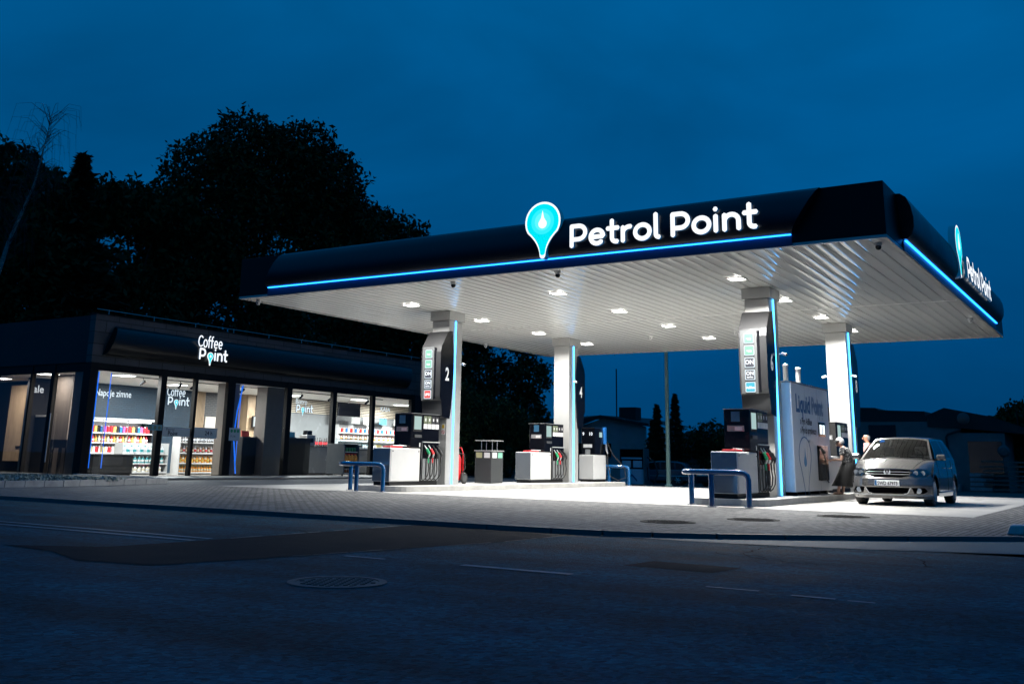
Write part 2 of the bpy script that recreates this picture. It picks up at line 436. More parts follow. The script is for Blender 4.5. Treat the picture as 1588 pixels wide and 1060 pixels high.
# low kerb along the road, in stones
kb = MB(); path = [(-60 + i, -7.56) for i in range(0, 60)] + [(x, y - 0.02) for x, y in edge]
for i in range(len(path) - 1):
    a = Vector(path[i]); c = Vector(path[i + 1]); t = (c - a).normalized(); nn = Vector((-t.y, t.x)); g = t * 0.006
    q = [a + g, c - g, c - g - nn * 0.13, a + g - nn * 0.13]
    kb.add([(p.x, p.y, z) for z in (-0.06, 0.012) for p in q], [(0, 1, 2, 3), (4, 7, 6, 5), (0, 4, 5, 1), (1, 5, 6, 2), (2, 6, 7, 3), (3, 7, 4, 0)])
structure('kerb', kb, KERBM)
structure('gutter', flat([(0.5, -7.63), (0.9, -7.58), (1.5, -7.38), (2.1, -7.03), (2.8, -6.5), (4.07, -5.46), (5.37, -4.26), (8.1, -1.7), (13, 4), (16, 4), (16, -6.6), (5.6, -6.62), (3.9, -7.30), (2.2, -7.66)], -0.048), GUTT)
structure('road_patch', flat([(-2.15, -7.72), (0.42, -7.72), (0.35, -9.4), (-0.2, -12.6), (-0.45, -13.75), (-1.3, -13.9), (-2.15, -13.55), (-3.1, -13.45), (-2.2, -12.9), (-2.12, -11)], -0.050), ASPN)
jm = MB()
def jit(pts, w, z=-0.0455):
    for (x0, y0), (x1, y1) in zip(pts, pts[1:]):
        n = 14
        for i in range(n):
            if random.random() < 0.25: continue
            a, c = i / n, (i + 0.96) / n; ww = w * random.uniform(0.4, 1.2); ox = random.uniform(-.01, .01)
            d = Vector((x1 - x0, y1 - y0)).normalized(); nn = Vector((-d.y, d.x)) * ww / 2
            p = Vector((x0 + (x1 - x0) * a + ox, y0 + (y1 - y0) * a)); q = Vector((x0 + (x1 - x0) * c + ox, y0 + (y1 - y0) * c))
            jm.add([(p.x + nn.x, p.y + nn.y, z), (p.x - nn.x, p.y - nn.y, z), (q.x - nn.x, q.y - nn.y, z), (q.x + nn.x, q.y + nn.y, z)], [(0, 3, 2, 1)])
jit([(-2.16, -7.75), (-2.13, -11.3)], 0.035); jit([(0.43, -7.75), (0.36, -9.4), (-0.19, -12.6)], 0.03); jit([(-1.2, -7.95), (3.0, -8.1)], 0.02)
structure('road_joint', jm, TAR)
ln = MB()
def line(x0, x1, y, w, z=-0.0465, rag=0.0):
    n = max(1, int((x1 - x0) / 0.35)); st = (x1 - x0) / n
    for i in range(n):
        a = x0 + i * st; c = a + st * 1.0
        w0 = w * (1 - rag * random.random()); o = random.uniform(-1, 1) * rag * 0.03
        ln.add([(a, y - w0 / 2 + o, z), (c, y - w0 / 2 + o, z), (c, y + w0 / 2 + o, z), (a, y + w0 / 2 + o, z)], [(0, 1, 2, 3)])
line(-60, -2.25, -11.48, 0.09); line(-60, -2.2, -11.78, 0.09)
line(0.18, 0.66, -11.98, 0.07, rag=.3); line(1.5, 2.62, -11.92, 0.12, rag=.25)
line(3.83, 4.25, -11.98, 0.08, rag=.6); line(4.52, 4.84, -12.05, 0.09, rag=.6); line(4.93, 5.12, -12.08, 0.05, rag=.6)
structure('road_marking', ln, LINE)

cm = MB()
def crack(x, y, ang, n):
    pts = [Vector((x, y))]
    for i in range(n):
        ang += random.uniform(-.55, .55); pts.append(pts[-1] + Vector((math.cos(ang), math.sin(ang))) * random.uniform(.08, .22))
        if random.random() < .08 and n > 8: crack(pts[-1].x, pts[-1].y, ang + random.choice((-1, 1)), n // 3)
    for a, c in zip(pts, pts[1:]):
        d = (c - a).normalized(); nn = Vector((-d.y, d.x)) * random.uniform(.004, .011); z = -.0515
        cm.add([(a.x - nn.x, a.y - nn.y, z), (c.x - nn.x, c.y - nn.y, z), (c.x + nn.x, c.y + nn.y, z), (a.x + nn.x, a.y + nn.y, z)], [(0, 1, 2, 3)])
for a in ((4.2, -9.4, 2.9, 24), (-3.5, -9.6, .1, 20), (5.0, -9.0, 2.6, 22)): crack(*a)
structure('road_crack', cm, mat('crack_black', (.001, .002, .003), .9, spec=.05))
structure('repair_patch', flat([(2.6, -10.9), (3.5, -10.95), (3.55, -10.35), (2.65, -10.3)], -.0512), ASPN)
def manhole(x, y, z, rr, label, m1):
    t = thing('manhole_cover', label, 'manhole cover', (x, y, z))
    MB().lathe([(rr, 0.0), (rr, 0.006), (rr - 0.06, 0.007), (rr - 0.06, 0.002), (0.001, 0.002)], (x, y, z), 40).build('frame', m1, t)
    g = MB()
    for i in range(-5, 6):
        for j in range(-5, 6):
            px, py = i * 0.062 + (0.031 if j % 2 else 0), j * 0.062
            if math.hypot(px, py) < rr - 0.1: g.obox((x + px, y + py, z + 0.006), (0.036, 0.036, 0.007), rz=0.78)
    g.build('lid', m1, t)
sp = MB()
for i in range(46):
    x = random.choice((random.uniform(-9.6, -2.3), random.uniform(.1, 3.6), random.uniform(-15.5, -12))); y = random.uniform(1.4, 15); r_s = random.uniform(.03, .16); n_ = 14
    sp.add([(x + r_s * random.uniform(.7, 1.25) * math.cos(2 * math.pi * k / n_), y + r_s * random.uniform(.7, 1.25) * math.sin(2 * math.pi * k / n_), .0062 + i * .00002) for k in range(n_)], [tuple(range(n_))])
structure('fuel_stain', sp, mat('stain', (.08, .077, .07), .45))
tt = MB()
for xx, wob in ((-3.3, .3), (-5.0, .25), (-6.6, -.2), (-8.2, .2), (.85, .1), (2.35, .15)):
    y = 1.2
    while y < 15.8:
        L_ = random.uniform(.5, 2.2)
        if random.random() < .75:
            a0, a1 = xx + wob * math.sin(y * .25), xx + wob * math.sin((y + L_) * .25); w_ = random.uniform(.10, .19)
            tt.add([(a0, y, .0052), (a0 + w_, y, .0052), (a1 + w_, y + L_, .0052), (a1, y + L_, .0052)], [(0, 1, 2, 3)])
        y += L_ + random.uniform(.05, .6)
structure('tyre_mark', tt, mat('tyre_dust', (.235, .23, .22), .6, var=.25, vs=6))
IRON = mat('cast_iron', (0.014, 0.014, 0.015), 0.8, spec=.15, metal=0.0, var=0.4, vs=8, bump=0.3, bs=30)
IRONL = mat('worn_iron', (0.02, 0.05, 0.055), 0.6, metal=0.0, var=0.6, vs=9, bump=0.4, bs=30)
manhole(0.50, -4.95, 0.004, 0.42, 'round manhole cover in the paving nearest the road kerb', IRON)
manhole(1.24, -3.2, 0.004, 0.42, 'round manhole cover in the paving in front of the LiquidPoint island', IRON)
manhole(2.05, -0.75, 0.004, 0.45, 'round manhole cover in the paving in front of the silver car', IRON)
manhole(1.50, -13.6, -0.0535, 0.38, 'worn round manhole cover in the dark road', IRONL)

# ================================================================ CANOPY
X0, X1, D, H, HT = -14.51, 2.99, 17.58, 5.15, 6.27
can = thing('station_canopy', 'big flat canopy with dark fascia and white slatted ceiling over the pumps', 'canopy', (-5.8, 8.8, 0))
b = MB(); nS = 58; pw = (X1 - X0 - 0.16) / nS
for i in range(nS):
    a = X0 + 0.08 + i * pw
    prof = [(0.010, 0.030), (0.016, 0.006), (0.06, -0.004), (pw * 0.5, -0.010), (pw - 0.06, -0.004), (pw - 0.016, 0.006), (pw - 0.010, 0.030)]
    ys = list(np.linspace(0.08, D - 0.08, 13))
    dz = [random.uniform(-0.0025, 0.0025) for _ in ys]
    vs = [(a + px, y, H + 0.012 + pz + dz[j]) for j, y in enumerate(ys) for px, pz in prof]
    n = len(prof)
    b.add(vs, [(j * n + k, j * n + k + 1, (j + 1) * n + k + 1, (j + 1) * n + k) for j in range(len(ys) - 1) for k in range(n - 1)])
b.build('ceiling_panel', CEIL, can, smooth=True, ang=60)
bx('ceiling_backing', DGREY, can, X0 + 0.1, 0.1, H + 0.05, X1 - 0.1, D - 0.1, H + 0.07)
b = MB(); b.box(X0 + 0.08, 8.75, H - 0.006, X1 - 0.08, 8.79, H + 0.014); b.build('ceiling_joint', CEIL, can)
# edge trim
b = MB(); T = 0.08
b.box(X0, 0, H - 0.01, X1, T, H + 0.05).box(X0, D - T, H - 0.01, X1, D, H + 0.05).box(X0, T, H - 0.01, X0 + T, D - T, H + 0.05).box(X1 - T, T, H - 0.01, X1, D - T, H + 0.05)
b.build('edge_trim', CLAD, can)
b = MB()
b.box(X0, 0.0, H + 0.05, X1, T, HT).box(X0, D - T, H + 0.05, X1, D, HT).box(X0, T, H + 0.05, X0 + T, D - T, HT).box(X1 - T, T, H + 0.05, X1, D - T, HT)
b.build('fascia', mat('fascia_black', (0.003, 0.004, 0.006), 0.4, spec=0.15), can, bevel=0.008)
bx('roof', DGREY, can, X0 + T, T, HT - 0.25, X1 - T, D - T, HT - 0.2)
# bulged sign panels
prof = [(0.0, 0.0), (0.10, 0.005), (0.20, 0.08), (0.26, 0.22), (0.275, 0.40), (0.25, 0.62), (0.18, 0.80), (0.08, 0.875), (0.0, 0.88)]
def bulge(fr, u0b, u1b, u0t, u1t, name):
    n = len(prof); b = MB(); vs = []
    N = 24
    for i in range(N + 1):
        for d, z in prof:
            t = z / 0.88; ua = u0b + (u0t - u0b) * t; ub = u1b + (u1t - u1b) * t
            vs.append(fr.p(ua + (ub - ua) * i / N, z, d))
    fs = [(i * n + k, (i + 1) * n + k, (i + 1) * n + k + 1, i * n + k + 1) for i in range(N) for k in range(n - 1)]
    fs += [tuple(range(n)), tuple(reversed(range(N * n, N * n + n)))]
    b.add(vs, fs); return b.build(name, NAVY, can, smooth=True, ang=50)
bulge(FY(0, -0.002, 5.385), -13.38, 1.2, -12.85, 1.8, 'sign_panel')
bulge(FX(X1 + 0.002, 0, 5.385), 1.5, 15.65, 1.15, 15.9, 'sign_panel')
b = MB(); b.box(-13.38, -0.025, H + 0.0, 1.18, -0.003, 5.35); b.build('lower_band', mat('band_led_wash', (0.006, 0.035, 0.10), 0.4), can)  # blue wash of the LED strip put into the band's colour
b = MB(); b.box(X1 + 0.003, 1.5, H + 0.0, X1 + 0.025, 15.65, 5.35); b.build('lower_band', bpy.data.materials['band_led_wash'], can)
b = MB()
for i in range(5):
    a = -13.34 + i * 2.904; b.box(a, -0.075, 5.355, a + 2.898, -0.03, 5.377)
b.build('led_strip', LEDB, can)
b = MB(); b.box(X1 + 0.03, 1.58, 5.355, X1 + 0.075, 15.6, 5.377); b.build('led_strip', LEDB, can)
bx('fascia_joint', MATTE, can, 2.35, -0.006, H + .05, 2.362, 0.0, HT - .01)

def roadsign(name, label, fr_pin, fr_text, W, Hh, loc):
    t = thing(name, label, 'illuminated sign', loc)
    po = pin_outline(0.94, 1.34)
    MB().prism(po, fr_pin, 0.0, 0.17).build('pin_case', SIGNSIDE, t)
    MB().prism(scale2(po, 0.995, 0), fr_pin, 0.1702, 0.1705).build('pin_rim', LETW, t)
    MB().prism(scale2(po, 0.90, -0.006), fr_pin, 0.171, 0.176).build('pin_face', CYAN, t)
    for k, (rr_, mm) in enumerate(((.30, GLO1), (.21, GLO2))): MB().prism([(rr_ * math.cos(R(a)), rr_ * math.sin(R(a))) for a in range(0, 360, 12)], fr_pin, 0.1761 + k * .0004, 0.1763 + k * .0004).build('painted_glow', mm, t)  # flat discs paint the brighter middle of the backlit face
    MB().prism(scale2(drop_outline(0.22, 0.42), 1, -0.05), fr_pin, 0.177, 0.182).build('drop', LETW, t)
    letters('Petrol Point', W, Hh, fr_text, LETW, t, sw=0.19, d0=0.0, d1=0.07)
    return t
# pin centre line 0.3 m in front of fascia
roadsign('petrol_sign', 'large white lettering Petrol Point with cyan pin on the long front fascia',
         FY(-4.44, -0.14, 6.20), FY(-3.72, -0.29, 5.50), 4.28, 0.54, (-2.0, -0.1, 5.5))
roadsign('petrol_sign', 'foreshortened lettering Petrol Point with cyan pin on the short right fascia',
         FX(X1 + 0.14, 7.0, 6.30), FX(X1 + 0.29, 7.75, 5.56), 4.3, 0.56, (X1, 9.0, 5.5))

# downlights and ceiling cameras
LX, LY = (-10.72, -5.90, -1.06), (3.03, 6.70, 10.30, 13.88)
rown = ['front', 'second', 'third', 'back']; coln = ['left', 'middle', 'right']
proto = None
for i, x in enumerate(LX):
    for j, y in enumerate(LY):
        lab = 'square lit downlight in the canopy ceiling, %s row, %s of its three' % (rown[j], coln[i])
        t = thing('ceiling_downlight', lab, 'ceiling light', (x, y, H), 'square downlights in the canopy ceiling')
        if proto is None:
            f1 = MB().box(-.21, -.21, -.030, -.17, .21, .0).box(.17, -.21, -.030, .21, .21, .0).box(-.17, -.21, -.030, .17, -.17, 0).box(-.17, .17, -.030, .17, .21, 0).build('frame', WHITE, t, local=True)
            f2 = bx('diffuser', DIFF, t, -.168, -.168, -.034, .168, .168, -.012, local=True); proto = (f1, f2)
        else:
            for q in proto:
                c = q.copy(); COL.objects.link(c); c.parent = t
        ld = bpy.data.lights.new('downlight_beam', 'AREA'); ld.shape = 'SQUARE'; ld.size = 0.34
        ld.energy = 345 * (1.0, .92, 1.6)[i] * (1.2 if j == 0 else 1.0); ld.color = (1.0, 0.985, 0.94); ld.spread = R(148)
        lo = bpy.data.objects.new('downlight_beam', ld); COL.objects.link(lo); lo.location = (x, y, H - 0.040)
CAMW = mat('camera_white', (0.7, 0.7, 0.7), 0.4)
def domecam(x, y, label, dark=False):
    t = thing('security_camera', label, 'camera', (x, y, H))
    MB().lathe([(0.07, 0), (0.075, -0.03), (0.075, -0.06), (0.06, -0.065)], (x, y, H), 16).build('mount', CAMW, t, smooth=True)
    MB().lathe([(0.058, -0.062), (0.06, -0.09), (0.05, -0.12), (0.03, -0.14), (0.002, -0.148)], (x, y, H), 16).build('dome', BLACK if dark else CAMW, t, smooth=True)
    MB().lathe([(0.018, 0), (0.018, .02), (.001, .021)], (x + .02, y - .05, H - 0.11), 10).build('lens', BLACK, t)
domecam(2.72, 0.50, 'dark dome camera at the near right corner of the canopy ceiling', True)
domecam(-4.43, 0.39, 'dark dome camera on the canopy front edge below the lettering', True)
domecam(-7.44, 0.45, 'dark dome camera on the canopy front edge left of the cyan pin', True)
domecam(-14.2, 0.45, 'small dome camera at the far left tip of the canopy')
domecam(-7.52, 12.5, 'white camera under the back of the canopy left of column 6')
domecam(-4.42, 12.4, 'white camera under the back of the canopy just beside column 6')
domecam(-14.3, 12.4, 'white camera under the back of the canopy behind column 2')
domecam(2.70, 12.4, 'white camera near the far right edge of the canopy ceiling')

# ================================================================ ISLANDS, COLUMNS
def island(cx, y0, y1, label):
    b = MB(); hw = 0.88; pts = []
    for a in range(180, 361, 15): pts.append((cx + hw * math.cos(R(a)), y0 + 0.45 + 0.45 * math.sin(R(a))))
    pts += [(cx + hw, y1), (cx - hw, y1)]
    b.prism(pts, F((0, 0, 0), (1, 0, 0), (0, 1, 0), (0, 0, 1)), 0.0, 0.15)
    tag(b.build('pump_island', ISLC, bevel=0.015), label, 'pump island', 'raised concrete pump islands')
island(-10.76, 1.75, 15.3, 'long raised concrete island under columns 2 and 4')
island(-1.11, 1.62, 15.3, 'long raised concrete island under columns 6 and 8')

CW, CDp = 0.614, 0.683
def column(xr, y, num, front, led_back=False):
    """xr: right face x; y: near face y"""
    cx = xr - CW / 2
    t = thing('canopy_column', {2: 'light clad column with dark price pod numbered 2 and fuel tiles ending in red', 4: 'light clad column with the slim dark pod numbered 4', 6: 'light clad column with dark price pod numbered 6 beside the white LiquidPoint box', 8: 'light clad column numbered 8 behind the white LiquidPoint box'}[num], 'column', (cx, y + CDp / 2, 0.15), 'canopy support columns')
    b = MB().box(xr - CW, y, 0.15, xr, y + CDp, H - 0.28); b.build('shaft', CLAD, t, bevel=0.006)
    bx('collar', CLAD, t, xr - CW - .055, y - .055, H - 0.27, xr + .055, y + CDp + .055, H - 0.002, bevel=0.006)
    b = MB(); b.box(xr + 0.001, y + 0.308, 0.16, xr + 0.030, y + 0.330, H - 0.275); b.build('led_strip', LEDC, t)
    b = MB(); b.box(xr - CW - 0.016, y + 0.302, 0.16, xr - CW - 0.001, y + 0.337, H - 0.275); b.build('led_strip', LEDC, t)
    s = -1 if front else 1
    yb = y if front else y + CDp          # face carrying the pod
    # side profile of the pod in (d outwards, z): wraps back over the column sides
    pr = [(-0.12, 4.55), (0.0, 4.55), (0.10, 4.52), (0.40, 4.08), (0.44, 3.9), (0.44, 2.62), (0.40, 2.52), (0.36, 2.50), (0.30, 2.05), (-0.08, 2.0), (-0.14, 2.3), (-0.20, 2.9), (-0.225, 3.4), (-0.20, 4.0)]
    fr = F((0, yb, 0), (0, s, 0), (0, 0, 1), (1, 0, 0))
    pod = MB().prism(pr, fr, xr - CW - 0.04, xr - CW - 0.002); pod.prism(pr, fr, xr + 0.0175, xr + 0.04)
    core = [(0.001, 4.55), (0.10, 4.52), (0.40, 4.08), (0.44, 3.9), (0.44, 2.62), (0.40, 2.52), (0.36, 2.50), (0.30, 2.05), (0.001, 2.01)]
    pod.prism(core, fr, xr - CW - 0.001, xr + 0.0165)
    po = pod.build('price_pod', ANTHR if front else MATTE, t)
    # number plate side (dark) on +X
    MB().prism([(a * 0.985, c) for a, c in pr], fr, xr + 0.0405, xr + 0.046).build('side_plate', BLACK, po)
    text('number', str(num), 0.52, FX(xr + 0.047, yb - 0.20 if front else yb + 0.02, 3.10), LETW_SOFT, po, bold=0.014, xs=0.72)
    if front:
        yf = yb - 0.44
        MB().box(xr - 0.185, yf - 0.004, 2.55, xr - 0.125, yf + .01, 4.02).build('slot', BLACK, po)
        MB().box(xr - CW + 0.0, yf - 0.003, 2.52, xr - 0.2, yf + .005, 4.05).build('tile_board', DGREY, po)
        seq = [(TILEG, 'PB95', .06), (TILEG, 'PB98', .06), (TILEN, 'ON', .14), (TILEN, 'ON', .12)] + ([(TILER, 'LPG', .10)] if num == 2 else [(TILEC, 'AdBlue', .07)])
        for i, (mt, s_, sz) in enumerate(seq):
            z = 3.97 - i * 0.292
            a = xr - CW + 0.10
            MB().prism(rrect(0.25, 0.25, 0.03), FY(a, yf - 0.004, z - 0.25), 0, 0.012).build('fuel_tile', TILEW, po)
            MB().prism([(p + .02, q + .02) for p, q in rrect(0.21, 0.21, 0.02)], FY(a, yf - 0.004, z - 0.25), 0.0125, 0.014).build('tile_face', mt, po)
            text('tile_text', s_, sz, FY(a + 0.125, yf - 0.019, z - 0.16 if i != 3 else z - .13), LETW, po, bold=0.006, align='CENTER')
            if i == 3: text('tile_text', 'turbo', 0.07, FY(a + 0.125, yf - 0.019, z - 0.20), LETW, po, bold=0.003, align='CENTER')
    return t
def rrect(w, h, r, n=4):
    o = []
    for cx, cy, a0 in ((w - r, r, -90), (w - r, h - r, 0), (r, h - r, 90), (r, r, 180)):
        for i in range(n + 1):
            a = R(a0 + 90 * i / n); o.append((cx + r * math.cos(a), cy + r * math.sin(a)))
    return o
LETW_SOFT = mat('pod_number', (0.85, 0.85, 0.85), 0.4, emit=(1, 1, 1), es=0.25)
column(-10.453, 4.571, 2, True); column(-10.453, 11.986, 4, False)
column(-0.805, 4.571, 6, True); column(-0.805, 11.986, 8, False)
def smallcam(x, y, z, dx, dy, label):
    t = thing('column_camera', label, 'camera', (x, y, z))
    MB().tube([(x, y, z), (x + dx * .08, y + dy * .08, z)], 0.012).build('arm', CAMW, t)
    MB().tube([(x + dx * .08, y + dy * .08, z + .01), (x + dx * .2, y + dy * .2 - .05, z - .03)], 0.035, 10).build('body', CAMW, t)
    MB().tube([(x + dx * .2, y + dy * .2 - .05, z - .03), (x + dx * .205, y + dy * .205 - .052, z - .031)], 0.026, 10).build('lens', BLACK, t)
smallcam(-10.43, 5.15, 3.62, 1, 0, 'small white camera beside the price pod with the red tile')
smallcam(-10.43, 12.2, 3.62, 1, 0, 'small white camera on the column at the far end of the left island')
smallcam(-0.78, 5.15, 3.55, 1, 0, 'small white camera beside the price pod whose lowest tile is cyan')
smallcam(-0.78, 12.2, 3.55, 1, 0, 'small white camera facing right on the column behind the woman')
smallcam(-1.43, 12.2, 3.55, -1, 0, 'small white camera facing left on the column behind the woman')

# ================================================================ DISPENSERS (local: right face x=0, near face y=0, base z=0)
def dispenser(loc, label, topitem=True):
    t = thing('fuel_dispenser', label, 'fuel dispenser', loc, 'fuel dispensers')
    kw = dict(local=True)
    bx('plinth', MATTE, t, -.56, .03, 0, -.03, 2.2, .10, **kw)
    b = MB(); b.box(-.60, 0.0, .10, 0.0, 1.33, .985); b.build('cabinet', CABW, t, bevel=0.02, **kw)
    bx('end_panel', ENDP, t, -.585, -.006, .115, -.015, -.0005, .965, **kw)
    b = MB(); b.box(0.001, 0.035, .12, 0.008, 1.30, .955); b.build('side_panel', CABW, t, bevel=0.003, **kw)
    b = MB(); b.lathe([(.018, 0), (.018, .006)], (0.009, .09, .90), 10, 'x').lathe([(.018, 0), (.018, .006)], (0.009, 1.24, .90), 10, 'x'); b.build('lock', BLACK, t, **kw)
    hd = MB(); hd.box(-.60, .88, .99, -.001, 2.2, 1.93); hd.box(-.60, 1.34, .10, -.03, 2.2, .99); hd.build('head', BLACK, t, bevel=0.02, **kw)
    bx('top_trim', MGREY, t, -.61, .87, 1.931, .01, 2.21, 1.945, **kw)
    # display side (+X)
    bx('display', SCREEN, t, 0.0, 1.00, 1.50, .012, 1.32, 1.86, **kw)
    bx('bezel', MATTE, t, -.0005, .96, 1.44, .006, 1.36, 1.90, **kw)
    bx('card_slot', DGREY, t, 0.0, 1.02, 1.28, .025, 1.34, 1.36, **kw)
    bx('sticker', PRINTW, t, 0.0, 1.27, 1.03, .003, 1.31, 1.14, **kw)
    for i, mm in enumerate((mat_olive, mat_olive, PRINTK, PRINTK)):
        y = 1.44 + i * .185
        q = bx('grade_tile', mm, t, 0.0, y, 1.68, .006, y + .165, 1.88, **kw)
        MB().box(0.0065, y + .055, 1.74, .008, y + .11, 1.82).build('grade_mark', PRINTW, q, **kw)
        bx('price_window', PRINTW, t, 0.0, y, 1.53, .006, y + .165, 1.665, **kw)
    # near end face of the head
    bx('notice', mat_bluesign, t, -.42, .874, 1.66, -.22, .8799, 1.88, **kw)
    kp = bx('keypad', MGREY, t, -.52, .872, 1.44, -.12, .8799, 1.57, **kw)
    MB().box(-.34, .869, 1.46, -.16, .8719, 1.54).build('keys', CABW, kp, **kw)
    # nozzle bay
    bx('nozzle_board', MGREY, t, 0.0, 1.38, .12, .012, 2.18, 1.18, **kw)
    bx('boot_row', BLACK, t, 0.0125, 1.40, .72, .03, 2.16, 1.15, **kw)
    bx('boot_cap', CABW, t, 0.0125, 1.38, 1.155, .05, 2.18, 1.175, **kw)
    for i, gm in enumerate((GREENP, REDP, RUBBER, RUBBER)):
        y = 1.49 + i * .195
        nz_ = MB().tube([(.05, y - .05, 1.08), (.09, y - .01, 1.00), (.13, y + .04, .90)], [.012, .016, .03], 8)
        nz_.tube([(.13, y + .04, .90), (.15, y + .07, .82), (.12, y + .06, .74)], [.03, .028, .02], 8)
        no = nz_.build('nozzle', STEEL if i < 2 else RUBBER, t, smooth=True, **kw)
        MB().tube([(.10, y + .0, .985), (.15, y + .06, .84)], [.036, .042], 8).build('grip', gm, no, smooth=True, **kw)
        MB().tube([(.12, y + .06, .74), (.12, y + .065, .64), (.125, y + .06, .60)], .022, 8).build('swivel', gm, no, **kw)
        b = MB(); b.tube([(.12, y + .06, .60), (.14, y + .07, .45), (.13, y + .05, .28), (.10, y - .02, .18), (.05, y - .06, .13), (.02, y - .08, .16), (.02, y - .09, .30), (.02, y - .09, .72)], .016, 8)
        b.build('hose', RUBBER, t, smooth=True, **kw)
    if topitem:
        pass
    return t
mat_olive = mat('grade_olive', (0.16, 0.19, 0.12), 0.5)
mat_bluesign = mat('notice_blue', (0.02, 0.09, 0.17), 0.5)
d2 = dispenser((-10.455, 2.03, 0.15), 'fuel dispenser with white cabinet below the pod numbered 2')
copy_tree(d2, (-10.455, 9.40, 0.15), 'fuel dispenser with white cabinet in front of column 4')
copy_tree(d2, (-0.77, 1.80, 0.15), 'fuel dispenser below the pod numbered 6, sky glinting on its end')
copy_tree(d2, (-0.77, 9.25, 0.15), 'black topped fuel dispenser behind the grey haired woman, in front of column 8')
# squeegee troughs lying on the cabinets
def trough(x, y, z, label):
    t = thing('squeegee_tray', label, 'squeegee tray', (x, y, z), 'red squeegee trays')
    b = MB().box(x - .22, y, z, x + .06, y + .55, z + .045); b.build('tray', REDP, t, bevel=0.012)
    MB().tube([(x - .02, y + .2, z + .06), (x + .02, y + .75, z + .055)], .012).build('handle', PRINTW, t)
trough(-10.62, 2.15, 1.14, 'red squeegee tray on the dispenser below pod 2')
trough(-10.62, 9.52, 1.14, 'red squeegee tray on the dispenser at column 4')
trough(-0.94, 1.92, 1.14, 'red squeegee tray on the dispenser below pod 6')
# no smoking notices on column 2
t = thing('safety_notice', 'white notice with red no smoking ring on column 2', 'sign', (-10.7, 4.56, 1.8))
bx('plate', PRINTW, t, -10.62, 4.560, 1.55, -10.50, 4.569, 1.85)
MB().stroke(arc(0, 0, .045, .045, 0, 360, 20), .013, FY(-10.56, 4.559, 1.62), 0, .002).build('ring', REDP, t)
MB().stroke([(-.03, .03), (.03, -.03)], .011, FY(-10.56, 4.559, 1.62), 0.0025, .003).build('bar', REDP, t)
bx('warning', mat('warn_yellow', (0.7, 0.45, 0.02), 0.5), t, -10.60, 4.557, 1.73, -10.52, 4.559, 1.83)

# LPG dispenser 9/10
t = thing('fuel_dispenser', 'short dispenser numbered 9 and 10 with a looping hose at the island end', 'fuel dispenser', (-10.455, 13.86, .15), 'fuel dispensers')
x, y = -10.455, 13.86
bx('plinth', MATTE, t, x - .56, y + .03, .15, x - .03, y + 1.0, .24)
bx('cabinet', CABW, t, x - .60, y, .24, x, y + 1.0, 1.10, bevel=.02)
bx('head', BLACK, t, x - .56, y + .12, 1.101, x - .02, y + 1.0, 2.08, bevel=.02)
text('number', '9', .16, FY(x - .52, y + .119, 1.80), LETW, t, bold=.004)
text('number', '10', .16, FY(x - .26, y + .119, 1.80), LETW, t, bold=.004)
bx('display', SCREEN, t, x - .02, y + .5, 1.74, x - .012, y + .72, 1.92)
bx('card_panel', PRINTW, t, x - .48, y + .112, 1.36, x - .12, y + .1195, 1.48)
bx('card_slot', MGREY, t, x - .40, y + .112, 1.12, x - .20, y + .1195, 1.30)
bx('holster', mat('holster_blue', (0.02, .16, .5), .4), t, x - .02, y + .8, 1.5, x + .05, y + .95, 2.12)
nz_ = MB().tube([(x + .06, y + .88, 1.5), (x + .08, y + .88, 1.3), (x + .12, y + .9, 1.15)], [.04, .05, .03]).build('nozzle', STEEL, t, smooth=True)
b = MB(); b.tube([(x + .12, y + .9, 1.15), (x + .14, y + .84, .8), (x + .2, y + .95, .35), (x + .32, y + 1.35, .2), (x + .45, y + 1.75, .3), (x + .4, y + 1.7, .7), (x + .2, y + 1.2, 1.1), (x + .04, y + 1.0, 1.6)], .018, 8); b.build('hose', RUBBER, t, smooth=True)

# ================================================================ LIQUIDPOINT KIOSK
kx, ky0, ky1 = -0.57, 5.30, 8.62
KW = mat('kiosk_white', (0.90, 0.90, 0.89), 0.22, var=0.03, vs=1, coat=0.2)
t = thing('fluid_kiosk', 'tall white LiquidPoint cabinet with drop logo and two vent pipes', 'fluid cabinet', (-1.2, 7.0, .15))
b = MB().box(kx - 1.25, ky0, .24, kx, ky1, 2.86); b.build('cabinet', KW, t, bevel=.01)
for yy in (ky0 + .3, ky0 + 1.4, ky0 + 2.3, ky1 - .3): bx('foot', MATTE, t, kx - 1.15, yy, .15, kx - .08, yy + .1, .24)
bx('roof', MGREY, t, kx - 1.27, ky0 - .02, 2.861, kx + .02, ky1 + .02, 2.90)
for px, py in ((kx - .3, ky0 + .6), (kx - .3, ky0 + 1.7)):
    MB().tube([(px, py, 2.9), (px, py, 3.32)], .06, 14).lathe([(.075, 0), (.075, .03), (.02, .06)], (px, py, 3.32), 14).build('vent_pipe', CABW, t, smooth=True)
kf = FX(kx, ky0, 0)
text('lettering', 'Liquid', .60, F((kx, ky0 + .30, 2.18), (0, 1, 0), (0, 0, 1), (1, 0, 0)), PRINTB, t, bold=.022, depth=.003, xs=.88)
text('lettering', 'Point', .58, F((kx, ky0 + 1.68, 2.18), (0, 1, 0), (0, 0, 1), (1, 0, 0)), mat('print_greyblue', (.20, .25, .33), .3, metal=.3), t, bold=.03, depth=.003, xs=.88)
text('lettering', '» Płyn AdBlue', .23, F((kx, ky0 + .62, 1.88), (0, 1, 0), (0, 0, 1), (1, 0, 0)), PRINTK, t, bold=.006, depth=.003, xs=.8)
text('lettering', '» Płyn do spryskiwaczy', .23, F((kx, ky0 + .62, 1.66), (0, 1, 0), (0, 0, 1), (1, 0, 0)), PRINTK, t, bold=.006, depth=.003, xs=.66)
po = [(a * 1.25, c) for a, c in pin_outline(0.86, 1.36, 30)]
half = po[:]
